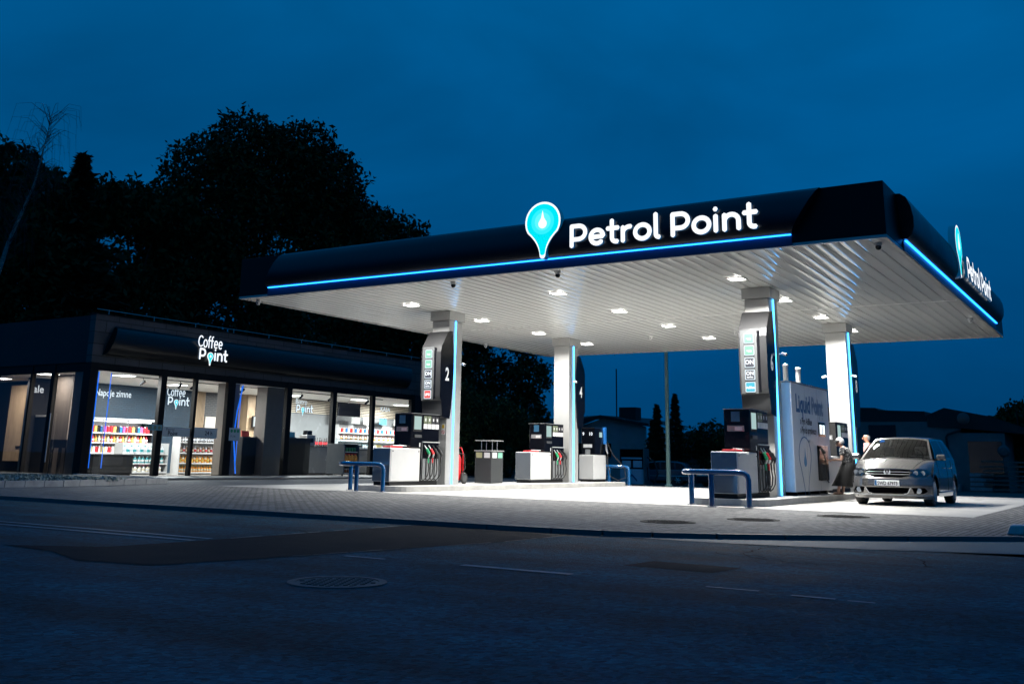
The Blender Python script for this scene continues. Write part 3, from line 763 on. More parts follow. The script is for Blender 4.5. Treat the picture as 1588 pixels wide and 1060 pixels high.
b = MB(); ins = half + [half[0]]
# open-ended pin outline: head plus shoulders, drawn as a line
rr = .52
line_l = [(-.14, -.95), (-.17, -.80), (-.27, -.55)] + [(rr * math.cos(R(a)), .42 * math.sin(R(a)) * 1.05 + .0) for a in range(215, -36, -12)] + [(.27, -.55), (.17, -.80), (.14, -.95)]
b.stroke(line_l, .03, FX(kx, ky0 + .92, 1.12), 0.001, .004, flat=True); b.build('pin_logo', PRINTB, t)
MB().prism(scale2(drop_outline(.24, .46), 1.0, -.12), FX(kx, ky0 + .92, 1.08), .001, .004).build('drop_logo', mat('print_mid', (.03, .2, .42), .4), t)
b = MB().box(kx + .001, ky0 + 2.25, 1.62, kx + .02, ky0 + 2.85, 1.98).build('display_bezel', BLACK, t)
for i in range(2): bx('display', glow('kiosk_display', (.85, .95, 1.0), 1.4), t, kx + .0205, ky0 + 2.31 + i * .27, 1.68, kx + .024, ky0 + 2.51 + i * .27, 1.92)
text('lettering', '12', .12, FX(kx, ky0 + 2.34, 2.04), PRINTK, t, depth=.003); text('lettering', '11', .12, FX(kx, ky0 + 2.62, 2.04), PRINTK, t, depth=.003)
bx('nozzle_niche', BLACK, t, kx + .001, ky0 + 2.02, .50, kx + .03, ky0 + 2.95, 1.38)
b = MB()
b.tube([(kx + .06, ky0 + 2.2, 1.3), (kx + .10, ky0 + 2.35, 1.1), (kx + .12, ky0 + 2.4, .8), (kx + .1, ky0 + 2.5, .5), (kx + .05, ky0 + 2.8, .45)], .018); b.build('hose', RUBBER, t, smooth=True)
MB().tube([(kx + .05, ky0 + 2.15, 1.34), (kx + .12, ky0 + 2.3, 1.2)], .03).build('nozzle', DGREY, t)
b = MB()
for yy in (ky0 + 1.12, ky0 + 2.22): b.box(kx + .0005, yy, .25, kx + .0015, yy + .008, 2.85)
b.build('panel_joint', MGREY, t)
bx('door_handle', CABW, t, kx + .001, ky0 + 1.25, 1.42, kx + .035, ky0 + 1.62, 1.50, bevel=.01)

# ================================================================ HOOPS, BIN, CART
def hoop(cx, yn, label):
    t = thing('crash_hoop', label, 'crash barrier', (cx, yn, 0), 'blue tubular crash hoops')
    zt = 0.70; r = 0.058
    bar = [(cx + .72, yn + .20, 0.0), (cx + .72, yn + .20, zt - .14), (cx + .70, yn + .19, zt - .06), (cx + .63, yn + .17, zt - .01), (cx + .52, yn + .14, zt)]
    bar += [(cx + .1, yn + .02, zt), (cx - .40, yn - .02, zt), (cx - .62, yn + .06, zt), (cx - .72, yn + .25, zt), (cx - .72, yn + .55, zt)]
    MB().tube(bar, r, 14).build('top_rail', BLUEP, t, smooth=True)
    for px, py in ((cx - .02, yn + .02), (cx - .68, yn + .55)):
        MB().tube([(px, py, 0.0), (px, py, zt)], r, 14).build('leg', BLUEP, t, smooth=True)
    for px, py in ((cx - .02, yn + .02), (cx - .68, yn + .55), (cx + .72, yn + .20)):
        b = MB(); b.lathe([(.11, 0.004), (.11, .016), (.05, .017)], (px, py, 0), 14)
        for a in (45, 135, 225, 315): b.lathe([(.012, .016), (.012, .03)], (px + .085 * math.cos(R(a)), py + .085 * math.sin(R(a)), 0), 6)
        b.build('foot_plate', STEEL, t)
    return t
hoop(-10.90, 1.22, 'blue tubular crash hoop in front of dispenser 2')
hoop(-1.06, 1.02, 'blue tubular crash hoop in front of dispenser 6')
t = hoop(-10.76, 15.75, 'blue tubular crash hoop past the far end of the left island')
t = thing('waste_bin', 'dark four slot recycling bin on the island between columns 2 and 4', 'waste bin', (-10.7, 7.25, .15))
BING = mat('bin_grey', (.035, .038, .04), .45, var=.1, vs=2)
x0, x1, y0, y1 = -11.0, -10.4, 6.92, 7.60
bx('body', BING, t, x0, y0, .17, x1, y1, 1.12, bevel=.006)
bx('lid', CLAD, t, x0 - .02, y0 - .02, 1.121, x1 + .02, y1 + .02, 1.15)
for px in (x0 + .1, x1 - .1):
    for py in (y0 + .2, y1 - .2): MB().tube([(px, py, 1.15), (px, py, 1.43)], .012, 6).build('post', STEEL, t)
bx('rain_top', CLAD, t, x0, y0 - .01, 1.43, x1, y1 + .01, 1.455)
for i, (a, mm) in enumerate(((x0 + .05, mat('lab_y', (.45, .45, .25), .5)), (x0 + .34, PRINTW))): bx('slot_label', mm, t, a, y0 - .008, .92, a + .21, y0 - .001, 1.08)
for i, (a, mm) in enumerate(((y0 + .06, PRINTW), (y0 + .38, mat('lab_g', (.2, .5, .36), .5)))): bx('slot_label', mm, t, x1 + .001, a, .92, x1 + .008, a + .24, 1.08)
t = thing('extinguisher_cart', 'red wheeled fire extinguisher behind column 2', 'fire extinguisher', (-10.6, 5.75, .15))
x, y = -10.80, 5.62
MB().lathe([(.001, .0), (.13, .02), (.15, .08), (.15, .62), (.11, .74), (.04, .80), (.04, .84), (.001, .85)], (x, y, .24), 18).build('cylinder', REDP, t, smooth=True)
b = MB().tube([(x - .17, y + .12, .3), (x - .17, y + .1, 1.05), (x - .1, y + .1, 1.2), (x + .1, y + .1, 1.2), (x + .17, y + .1, 1.05), (x + .17, y + .12, .3)], .016); b.build('frame', REDP, t, smooth=True)
for sx in (-.21, .21):
    wv = MB(); wv.lathe([(.06, -.03), (.15, -.03), (.165, -.015), (.165, .015), (.15, .03), (.06, .03)], (x + sx, y + .12, .165 + .15), 18, 'x')
    wo = wv.build('wheel', RUBBER, t, smooth=True)
    hb = MB().lathe([(.001, -.02), (.11, -.02), (.11, .032), (.001, .033)], (x + sx, y + .12, .315), 12, 'x').build('rim', DGREY, wo)
MB().tube([(x + .04, y, 1.06), (x + .22, y + .1, 1.0), (x + .24, y + .12, .6), (x + .2, y, .45)], .014).build('hose', RUBBER, t, smooth=True)

# ================================================================ SHOP BUILDING
FXs = -24.5
SLATE = brickmat('slate_cladding', (0.060, 0.060, 0.062), (0.035, 0.036, 0.038), (0.004, 0.004, 0.004), 1.05, 0.42, 0.02, 'YZ', 0.55, var=0.35, bump=0.4)
SIDEP = mat('side_panel_dark', (0.005, 0.009, 0.014), 0.7, var=0.2, vs=1)
FRAME = mat('window_frame', (0.003, 0.003, 0.0035), 0.6, spec=.2)
shop = thing('shop_building', 'low dark shop with lit glazed front and tiled fascia left of the canopy', 'shop', (-28, 12, 0))
b = MB(); b.box(FXs - .3, 2.62, 3.96, FXs, 21.95, 5.66); wl = b.build('clad_wall', SLATE, shop)
b = MB(); b.box(-38, 2.62, 3.96, FXs - .302, 2.9, 5.62).box(-38, 2.7, 0.0, -30.4, 2.95, 3.955); b.build('side_wall', SIDEP, shop)
b = MB(); b.box(FXs - .28, 21.5, 0, FXs - .02, 21.95, 3.955).box(-38, 21.7, 3.96, FXs - .302, 21.95, 5.62); b.build('end_wall', SIDEP, shop); b = MB(); b.box(-24.95, 21.951, 0, -24.8, 29.3, 3.9).box(-38, 29.31, 0, -24.8, 29.4, 3.9); b.build('end_wall', SIDEP, shop)
bx('roof', MATTE, shop, -38, 2.95, 5.2, FXs - .31, 21.69, 5.4); bx('roof', MATTE, shop, -38, 21.96, 3.91, -24.75, 29.45, 4.0)
bx('coping', FRAME, shop, FXs - .34, 2.58, 5.661, FXs + .03, 21.98, 5.70)
b = MB(); b.tube([(FXs - .1, 2.7, 5.86), (FXs - .1, 21.9, 5.86)], .012, 5)
for i in range(10): b.tube([(FXs - .1, 3.2 + i * 2, 5.7), (FXs - .1, 3.2 + i * 2, 5.88)], .014, 5)
b.build('lightning_wire', STEEL, shop)
bx('floor', brickmat('shop_floor', (.22, .20, .18), (.20, .185, .17), (.08, .075, .07), .6, .6, .01, 'XY', .35, offset=0, bump=.1), shop, -31.2, 2.75, -.004, FXs - .03, 21.9, .02); bx('floor', bpy.data.materials['shop_floor'], shop, -31.2, 21.9, -.004, -24.96, 29.2, .02)
bx('ceiling', mat('shop_ceiling', (.78, .76, .72), .7), shop, -31.2, 2.92, 3.74, FXs - .31, 21.69, 3.80); bx('ceiling', bpy.data.materials['shop_ceiling'], shop, -31.2, 21.69, 3.74, -24.96, 29.2, 3.80)
BRB = brickmat('blue_brick', (.004, .026, .052), (.005, .032, .062), (.002, .010, .020), .26, .085, .008, 'YZ', .5)
BRK = brickmat('black_brick', (.030, .030, .032), (.042, .042, .044), (.10, .10, .10), .26, .085, .010, 'YZ', .5)
bx('back_wall', BRB, shop, -31.2, 4.62, 0, -31.0, 13.0, 3.74); bx('back_wall', MATTE, shop, -37.0, 6.0, 0.02, -31.21, 6.2, 3.74); bx('floor', WOODD, shop, -37.5, 2.75, -.004, -31.21, 6.0, .02); bx('ceiling', bpy.data.materials['shop_ceiling'], shop, -37.5, 2.92, 3.74, -31.21, 6.2, 3.80)
bx('back_wall', BRK, shop, -31.2, 13.0, 0, -31.0, 16.3, 3.74)
bx('back_wall', MGREY, shop, -31.2, 16.3, 0, -30.2, 29.2, 3.0)
bx('back_wall', MATTE, shop, -31.2, 16.3, 3.0, -30.26, 29.2, 3.74)
bx('inner_end_wall', MGREY, shop, -30.2, 28.9, 0.02, -24.96, 29.15, 3.74)
# lamella cladding: one part, slats
b = MB()
for i in range(8):
    z = 3.03 + i * .088; b.box(-30.255, 16.3, z, -30.20, 28.85, z + .052)
b.build('slat_cladding', mat('slat_beige', (.62, .54, .43), .6, var=.15, vs=4), shop)
for y0, y1 in ((13.02, 13.65), (15.75, 16.28)):
    b = MB(); n = int((y1 - y0) / .075)
    for i in range(n): b.box(-30.98, y0 + i * .075, .02, -30.9 + (0.6 if y0 > 15 else 0), y0 + i * .075 + .045, 3.73)
    b.build('wood_slat', WOODL, shop)
dr = bx('inner_door', mat('door_white', (.62, .58, .52), .5), shop, -30.99, 13.72, .03, -30.93, 14.75, 2.6)
MB().tube([(-30.9, 14.6, 1.1), (-30.9, 14.6, 1.3)], .02).build('handle', STEEL, dr)
# glazing
def mull(ya, yb, z0=0.0, z1=3.96, x=FXs):
    return MB().box(x - .16, ya, z0, x + .02, yb, z1)
for ya, yb in ((2.62, 2.95), (5.72, 5.98), (7.37, 7.50), (9.06, 9.44), (12.42, 12.72), (15.36, 15.62), (18.16, 18.38), (21.2, 21.5)):
    mull(ya, yb).build('window_post', FRAME, shop)
b = MB(); b.box(FXs - .14, 2.96, 3.70, FXs + .005, 21.2, 3.955); b.build('head_rail', FRAME, shop)
b = MB(); b.box(FXs - .14, 2.96, 0.0, FXs + .005, 21.2, .075); b.build('sill_rail', FRAME, shop)
for ya, yb in ((2.96, 5.71), (5.99, 7.36), (7.51, 9.05), (9.45, 12.41), (12.73, 15.35), (15.63, 18.15), (18.39, 21.19)):
    bx('window_pane', GLASS, shop, FXs - .08, ya, .08, FXs - .07, yb, 3.695)
sx = [(-24.66, -24.9), (-26.55, -26.75), (-27.9, -28.0), (-30.2, -30.4)]
for a, c in sx: MB().box(c, 2.64, 0, a, 2.80, 3.955).build('window_post', FRAME, shop)
b = MB(); b.box(-30.2, 2.66, 3.64, -24.9, 2.78, 3.955); b.build('head_rail', FRAME, shop)
b = MB(); b.box(-30.2, 2.66, 0, -24.9, 2.78, .08); b.build('sill_rail', FRAME, shop)
for a, c in ((-26.54, -24.91), (-27.89, -26.76), (-30.19, -28.01)):
    bx('window_pane', glass('side_glass', (.80, .80, .80), .10), shop, a, 2.715, .081, c, 2.725, 3.64)
MB().tube([(-26.45, 2.60, .5), (-26.45, 2.60, 2.2)], .02).build('door_pull', STEEL, shop)
bx('frosted_band', mat('frosted', (.55, .55, .53), .7), shop, FXs - .068, 5.99, 1.50, FXs - .064, 7.36, 1.84)
bx('frosted_band', bpy.data.materials['frosted'], shop, FXs - .068, 7.51, 1.48, FXs - .064, 8.72, 1.88)
text('door_text', 'Petrol', .18, FX(FXs - .064, 6.2, 1.70), PRINTK, shop, xs=.9); text('door_text', 'Point', .22, FX(FXs - .064, 6.3, 1.54), PRINTK, shop, bold=.006)
text('door_text', '24 h', .22, FX(FXs - .064, 8.1, 1.60), PRINTK, shop, bold=.004)
# bulged fascia sign panel on the shop
b = MB(); n = len(prof); N = 20; vs = []; k = 1.04 / .88
for i in range(N + 1):
    for d, z in prof:
        t_ = z / .88; ya = 3.05 + .38 * t_; yb = 20.6 + .3 * t_
        vs.append((FXs + .003 + d * 1.25, ya + (yb - ya) * i / N, 4.24 + z * k))
b.add(vs, [(i * n + q, (i + 1) * n + q, (i + 1) * n + q + 1, i * n + q + 1) for i in range(N) for q in range(n - 1)] + [tuple(range(n)), tuple(reversed(range(N * n, N * n + n)))])
b.build('sign_panel', mat('shop_sign_panel', (.006, .006, .007), .33, spec=.4), shop, smooth=True, ang=50)

def minipin(fr, u, v, s, t, wm, cm):
    po = pin_outline(.30 * s, .52 * s, 16)
    MB().prism([(a + u, c + v) for a, c in po], fr, .03, .05).build('pin', wm, t)
    MB().prism([(a * .8 + u, c * .8 + v) for a, c in po], fr, .0505, .055).build('pin_face', cm, t)
    MB().prism([(a + u, c + v - .02 * s) for a, c in drop_outline(.09 * s, .15 * s, 10)], fr, .0555, .058).build('drop', wm, t)
def pointlogo(name, label, top, fr, s, loc, wm, cm, cat='illuminated sign', thin=False):
    t = thing(name, label, cat, loc)
    if top == 'Coffee': letters('Coffee', 1.22 * s, .50 * s, F(fr.p(0, .46 * s), fr.u, fr.v, fr.n), wm, t, sw=.10, d1=.03)
    else: text('top_word', top, .42 * s, F(fr.p(0, .50 * s), fr.u, fr.v, fr.n), wm, t, depth=.03)
    g = F(fr.p(.10 * s, 0), fr.u, fr.v, fr.n)
    letters('P', .55 * .52 * s, .46 * s, g, wm, t, sw=.17, d1=.03)
    minipin(g, .56 * s, .17 * s, s, t, wm, cm)
    letters('int', .66 * s, .46 * s, F(fr.p(.86 * s, 0), fr.u, fr.v, fr.n), wm, t, sw=.17, d1=.03)
    return t
pointlogo('coffee_sign', 'glowing white Coffee Point lettering on the dark shop fascia', 'Coffee', FX(FXs + .36, 6.98, 4.44), 1.0, (FXs + .3, 7.7, 4.5), LETW, CYAN)
LETI = glow('inner_sign_white', (.9, .95, 1), 1.1)
pointlogo('coffee_sign', 'smaller Coffee Point logo on the blue brick wall seen through the shop door', 'Coffee', FX(-30.97, 11.35, 3.02), .85, (-30.9, 12, 3.2), LETI, CYAN)
pointlogo('bistro_sign', 'Bistro Point lettering on the beige slats inside the shop', 'Bistro', FX(-30.17, 18.85, 3.05), .85, (-30.1, 19.5, 3.3), LETI, CYAN)
t = thing('checkout_sign', 'thin white letters KASA on the beige slats inside the shop', 'sign', (-30.1, 26.4, 3.5)); text('lettering', 'KASA', .36, FX(-30.17, 25.75, 3.42), LETI, t, depth=.01)
t = thing('cold_drinks_sign', 'white words Napoje zimne on the blue brick above the cooler', 'sign', (-30.9, 8.3, 3.4)); text('lettering', 'Napoje zimne', .40, FX(-30.97, 7.6, 3.22), LETI, t, bold=.004, depth=.01, xs=.82)
bx('dark_panel', MATTE, shop, -30.999, 4.63, .02, -30.97, 6.9, 3.73)
t = thing('wall_lettering', 'short white word ale on the dark wall seen through the side window', 'sign', (-30.9, 4.8, 3.2)); text('lettering', 'ale', .42, FX(-30.95, 4.72, 3.16), LETI, t, bold=.006, depth=.01)

# interior lights; those by the side window are added to brighten its panels
for i, (x, y) in enumerate(((-32.6, 4.3), (-28.4, 3.6), (-26.0, 5.2), (-28.2, 9.6), (-26.8, 13.6), (-28.4, 16.8), (-27.4, 20.6), (-28.4, 25.4))):
    t = thing('shop_ceiling_light', 'flat bright ceiling light inside the shop, in a set partly added for brightness', 'ceiling light', (x, y, 3.74), 'bright panels in the shop ceiling')
    bx('frame', WHITE, t, -.34, -.34, -.03, .34, .34, -.002, local=True); bx('diffuser', DIFI, t, -.3, -.3, -.036, .3, .3, -.031, local=True)
    ld = bpy.data.lights.new('shop_beam', 'AREA'); ld.shape = 'RECTANGLE'; ld.size = .6; ld.size_y = .6
    ld.energy = 110 if y < 4.5 else 560; ld.color = (1, .96, .91)
    lo = bpy.data.objects.new('shop_beam', ld); COL.objects.link(lo); lo.location = (x, y, 3.69)
for i, (x, y, a) in enumerate(((-26, 6.1, .3), (-26, 7.9, -.3), (-26, 8.6, .4), (-25.6, 10.9, 0), (-26, 13.6, .3), (-26, 14.9, -.2), (-26, 16.9, .3), (-26, 19.6, 0))):
    t = thing('track_spot', 'small black spotlight on the ceiling track behind the shop glass', 'spotlight', (x, y, 3.6), 'black track spotlights in the shop', rz=a)
    MB().tube([(0, 0, .12), (0, 0, -.05)], .015, 6).build('stem', MATTE, t, local=True)
    MB().tube([(.06, 0, -.02), (-.14, 0, -.16)], .055, 10).build('lamp_head', MATTE, t, local=True)
tag(MB().box(-26.02, 5.0, 3.69, -25.98, 20.8, 3.72).build('light_track', MATTE), 'long black lighting track under the shop ceiling', 'lighting track')

# inner columns with vertical blue strips
INC = mat('inner_column', (.15, .125, .105), .6, var=.15, vs=3)
t = thing('inner_column', 'grey brown column with two blue light strips at the left end of the shop window', 'column', (-25.5, 3.6, 0)); bx('shaft', INC, t, -25.9, 3.02, .02, -25.18, 3.40, 3.74)
for y in (3.42, 3.95): MB().tube([(-25.12, y, .32), (-25.10, y - .01, 2), (-25.12, y + .02, 3.70)], .024 if y < 3.8 else .016, 6).build('led_strip', LEDI, t)
t = thing('inner_column', 'pale column with a pair of blue light strips right of the shop door', 'column', (-25.5, 10, 0)); bx('shaft', INC, t, -25.9, 9.8, .02, -25.3, 10.45, 3.74)
MB().tube([(-25.12, 10.38, .12), (-25.1, 10.12, 1.6), (-25.1, 10.2, 2.6), (-25.12, 10.45, 3.70)], .024, 6).build('led_strip', LEDI, t); MB().tube([(-25.2, 10.40, .3), (-25.2, 10.42, 2.0), (-25.2, 10.45, 3.66)], .014, 6).build('led_strip', LEDI, t)
t = thing('inner_column', 'grey wood column between the two black counters behind the glass', 'column', (-25.5, 12.6, 0)); bx('shaft', INC, t, -25.9, 12.03, .02, -25.3, 13.1, 3.74)
t = thing('inner_column', 'wide grey wood column behind the side window left of the shop corner', 'column', (-26.4, 3.6, 0)); bx('shaft', WOODD, t, -29.0, 4.3, .02, -27.8, 4.55, 3.74)
t = thing('wood_panel', 'tall light wood panel at the far left of the side window', 'panel', (-29, 3.4, 0)); bx('board', WOODL, t, -33.85, 5.6, .46, -32.5, 5.68, 3.55); bx('handle', MATTE, t, -33.0, 5.56, 1.0, -32.5, 5.599, 1.06)
t = thing('side_table', 'dark high table behind the side window', 'table', (-25.6, 3.6, 0)); bx('table_top', MATTE, t, -28.2, 3.7, 1.0, -26.9, 4.2, 1.3)
for q in (-28.0, -27.5, -27.1): bx('leg', MATTE, t, q, 3.8, .02, q + .07, 3.9, 1.0)

# ---- furniture
def shelfunit(name, label, x, y0, y1, zs, depth=.5, back=True, body=CABW, top=None, cat='shelf unit', endm=None):
    t = thing(name, label, cat, (x - depth / 2, (y0 + y1) / 2, .02))
    if back: bx('back_panel', body, t, x - depth, y0, .02, x - depth + .03, y1, (top or zs[-1] + .3))
    for yy in (y0 - .03, y1): bx('end_panel', endm or body, t, x - depth, yy, .02, x, yy + .03, (top or zs[-1] + .3))
    for z in zs:
        q = bx('shelf', CABW, t, x - depth + .031, y0 + .001, z - .03, x - .01, y1 - .001, z)
        MB().box(x - .009, y0 + .002, z - .045, x - .001, y1 - .002, z + .005).build('price_rail', PRINTW, q)
    return t
cz = [.42, .86, 1.28, 1.68]
ck = shelfunit('drinks_cooler', 'long lit drinks cooler under the words Napoje zimne', -30.15, 5.0, 10.1, cz, .8, top=2.2, cat='cooler', endm=MATTE)
bx('canopy', CABW, ck, -30.95, 4.97, 2.201, -30.1, 10.13, 2.28)
MB().box(-30.3, 5.05, 2.13, -30.2, 10.05, 2.16).build('light_bar', glow('cooler_light', (1, .95, .9), 7), ck)
for yy in (6.3, 7.55, 8.8): MB().box(-30.16, yy, .1, -30.13, yy + .03, 2.2).build('divider', STEEL, ck)
ld = bpy.data.lights.new('cooler_beam', 'AREA'); ld.shape = 'RECTANGLE'; ld.size = .2; ld.size_y = 5; ld.energy = 55; ld.color = (1, .93, .9)
lo = bpy.data.objects.new('cooler_beam', ld); COL.objects.link(lo); lo.location = (-29.9, 7.55, 2.12); lo.rotation_euler = (0, R(-50), 0)
g1 = shelfunit('goods_shelf', 'low white goods shelf near the shop window left of the door', -28.1, 7.1, 9.35, [.12, .47, .86], .5, top=1.28)
g2 = shelfunit('goods_shelf', 'taller goods shelf with orange juices seen through the shop door', -28.0, 9.9, 12.5, [.12, .50, .92, 1.36], .5, top=1.86)
g3 = shelfunit('goods_shelf', 'white kiosk shelf with cigarettes and cans beside the till', -29.9, 22.0, 27.6, [.9, 1.3, 1.72, 2.14], .3, top=2.55)
g4 = shelfunit('goods_shelf', 'narrow shelf with dark bottles under the Bistro sign', -29.85, 20.2, 21.8, [1.38], .3, top=1.42)
# products
def cmat(n, c): return mat(n, c, .35)
PC = {k: cmat('goods_' + k, c) for k, c in dict(orange=(.75, .30, .04), red=(.6, .03, .04), white=(.8, .8, .78), green=(.1, .35, .12), blue=(.03, .18, .5), dark=(.03, .02, .02), yellow=(.75, .6, .15), cream=(.7, .62, .45), teal=(.03, .3, .33), pink=(.7, .12, .35), brown=(.2, .08, .03), silver=(.5, .52, .55)).items()}
def bottle_mb(r, h):
    return MB().lathe([(r * .9, 0), (r, .02 * h), (r, h * .58), (r * .45, h * .78), (r * .36, h * .86)], n=8), MB().lathe([(r * .42, h * .86), (r * .42, h), (.001, h + .001)], n=8), MB().lathe([(r * 1.03, h * .2), (r * 1.03, h * .5)], n=8)
def pack_mb(wd, h): return MB().box(-wd * .5, -wd * .5, 0, wd * .5, wd * .5, h), MB().box(-wd * .3, -wd * .2, h, wd * .3, wd * .2, h + .03), None
def row(kind, cols, name, label, group, x, y0, y1, z, step, r=.05, h=.26, depthrows=1):
    protos = []
    n = int((y1 - y0) / step)
    for i in range(n):
        ck_ = cols[i % len(cols)]; y = y0 + step * (i + .5) + random.uniform(-.008, .008)
        key = ck_
        pr_ = next((p for p in protos if p[0] == key), None)
        if pr_ is None:
            t = thing(name, label, kind, (x, y, z), group)
            a, c, l_ = (bottle_mb(r, h) if kind == 'bottle' else pack_mb(r * 2, h))
            a.build('body', PC[ck_[0]], t, local=True, smooth=(kind == 'bottle')); c.build('cap' if kind == 'bottle' else 'lid', PC[ck_[1]], t, local=True)
            if l_: l_.build('wrap', PC[ck_[2]], t, local=True)
            protos.append((key, t))
        else:
            copy_tree(pr_[1], (x + random.uniform(-.01, .01), y, z), rz=random.uniform(-.15, .15))
xc = -30.28
row('bottle', [('orange', 'orange', 'yellow'), ('cream', 'orange', 'white'), ('red', 'red', 'white')], 'juice_bottle', 'juice bottle on the third shelf up of the lit cooler', 'juice bottles on the third shelf of the cooler', xc, 5.05, 10.05, 1.28, .15, .055, .30)
row('pack', [('red', 'white', 'x'), ('red', 'red', 'x'), ('yellow', 'red', 'x'), ('dark', 'dark', 'x'), ('blue', 'white', 'x'), ('pink', 'pink', 'x')], 'drink_carton', 'bright carton on the top shelf of the lit cooler', 'cartons on the top shelf of the cooler', xc, 5.05, 10.05, 1.68, .155, .06, .25)
row('pack', [('white', 'white', 'x'), ('yellow', 'orange', 'x'), ('white', 'blue', 'x'), ('red', 'white', 'x')], 'dairy_pack', 'dairy pack on the second shelf up of the lit cooler', 'packs on the second shelf of the cooler', xc, 5.05, 10.05, .86, .155, .055, .24)
row('bottle', [('orange', 'red', 'white'), ('cream', 'blue', 'yellow')], 'drink_bottle', 'drink bottle on the lowest shelf of the lit cooler', 'bottles on the lowest shelf of the cooler', xc, 5.05, 10.05, .42, .155, .055, .30)
row('bottle', [('white', 'teal', 'silver'), ('silver', 'white', 'teal')], 'washer_bottle', 'pale bottle on the upper shelf of the low goods shelf', 'pale bottles on the upper low shelf', -28.2, 7.15, 9.3, .86, .17, .065, .30)
row('bottle', [('teal', 'white', 'white')], 'washer_bottle', 'teal bottle on the middle shelf of the low goods shelf', 'teal bottles on the middle low shelf', -28.2, 7.15, 9.3, .47, .19, .07, .28)
row('bottle', [('cream', 'pink', 'white'), ('white', 'pink', 'cream')], 'cleaner_bottle', 'cream jug on the bottom shelf of the low goods shelf', 'cream jugs on the bottom low shelf', -28.2, 7.15, 9.3, .12, .20, .075, .28)
row('bottle', [('dark', 'red', 'silver')], 'oil_bottle', 'dark bottle on the top shelf of the shelf behind the door', 'dark bottles on the top shelf behind the door', -28.1, 9.95, 12.45, 1.36, .13, .045, .30)
row('bottle', [('brown', 'white', 'cream'), ('silver', 'white', 'red')], 'sauce_bottle', 'brown bottle on the third shelf behind the door', 'brown bottles on the third shelf behind the door', -28.1, 9.95, 12.45, .92, .15, .05, .28)
row('bottle', [('orange', 'orange', 'yellow'), ('cream', 'orange', 'orange')], 'orange_bottle', 'orange drink bottle on the second shelf behind the door', 'orange bottles on the second shelf behind the door', -28.1, 9.95, 12.45, .50, .15, .055, .30)
row('bottle', [('orange', 'yellow', 'cream')], 'orange_bottle', 'orange drink bottle on the bottom shelf behind the door', 'orange bottles on the bottom shelf behind the door', -28.1, 9.95, 12.45, .12, .15, .055, .28)
row('bottle', [('dark', 'dark', 'red')], 'wine_bottle', 'slim dark bottle standing under the Bistro sign', 'dark bottles under the Bistro sign', -30.0, 20.25, 21.75, 1.38, .17, .05, .42)
row('pack', [('white', 'white', 'x'), ('red', 'white', 'x'), ('cream', 'white', 'x'), ('blue', 'white', 'x')], 'cigarette_carton', 'small carton on the top shelf beside the till', 'small cartons on the top till shelf', -30.0, 22.05, 27.55, 2.14, .19, .06, .22)
row('bottle', [('white', 'silver', 'white'), ('cream', 'red', 'orange')], 'syrup_bottle', 'pale bottle on the second shelf from the top beside the till', 'pale bottles on the upper till shelf', -30.0, 22.05, 27.55, 1.72, .20, .06, .28)
row('pack', [('silver', 'white', 'x'), ('white', 'teal', 'x')], 'snack_box', 'white snack box on the third shelf from the top beside the till', 'white boxes on the middle till shelf', -30.0, 22.05, 27.55, 1.30, .22, .07, .20)
# counters
def counter(label, x0, y0, x1, y1, h, m1=MATTE, name='shop_counter', topm=None):
    t = thing(name, label, 'counter', ((x0 + x1) / 2, (y0 + y1) / 2, .02))
    bx('body', m1, t, x0, y0, .09, x1, y1, h - .04, bevel=.01); bx('plinth', MATTE, t, x0 + .05, y0 + .05, .02, x1 - .05, y1 - .05, .089); bx('counter_top', topm or DGREY, t, x0 - .02, y0 - .02, h - .039, x1 + .02, y1 + .02, h); return t
counter('tall black counter right of the shop door, left of the grey wood column', -26.3, 11.15, -25.65, 11.95, 1.62)
counter('tall black counter under the Bistro sign', -26.3, 13.85, -25.65, 15.3, 1.66)
counter('grey lower counter behind the tall black Bistro counter', -27.7, 16.4, -27.0, 18.3, 1.35, MGREY)
counter('long till counter behind the snack rack', -27.9, 18.9, -27.2, 24.5, 1.25, MGREY)
counter('low dark counter in front of the lit cooler', -27.6, 4.9, -26.9, 6.7, .82, MATTE)
t = thing('coffee_machine', 'silver coffee machine on the grey counter', 'coffee machine', (-27.3, 17, 1.35)); bx('body', STEEL, t, -27.6, 16.6, 1.351, -27.1, 17.2, 1.85, bevel=.02); bx('spout', BLACK, t, -27.099, 16.8, 1.5, -27.04, 17.0, 1.7); bx('hopper', BLACK, t, -27.5, 16.75, 1.851, -27.2, 17.05, 2.05)
t = thing('glass_display', 'lit glass pastry display on the till counter', 'display case', (-27.5, 19.8, 1.25)); bx('base', CABW, t, -27.8, 19.1, 1.251, -27.25, 21.4, 1.32); bx('case', GLASS, t, -27.78, 19.12, 1.321, -27.27, 21.38, 1.72); bx('lid', STEEL, t, -27.8, 19.1, 1.721, -27.25, 21.4, 1.75)
for i in range(5):
    q = thing('pastry_tray', 'tray of pastries inside the glass display', 'tray', (-27.5, 19.35 + i * .42, 1.33), 'pastry trays in the glass display'); bx('tray', STEEL, q, -.2, -.16, 0, .2, .16, .02, local=True)
    MB().lathe([(.02, 0), (.12, .03), (.1, .1), (.01, .13)], (0, 0, .02), 10).build('pastry', PC['cream'], q, local=True, smooth=True)
t = thing('menu_screen', 'bright menu screen with lines left of the grey wood column', 'screen', (-30.1, 16.4, 2.5)); bx('case', MATTE, t, -30.18, 15.95, 2.18, -30.1, 17.25, 2.72); s_ = bx('screen', glow('menu_white', (.9, .9, .85), 1.0), t, -30.0995, 16.0, 2.22, -30.09, 17.2, 2.68)
for i in range(4): MB().box(-30.089, 16.55, 2.28 + i * .1, -30.086, 17.1, 2.31 + i * .1).build('menu_line', PRINTK, s_)
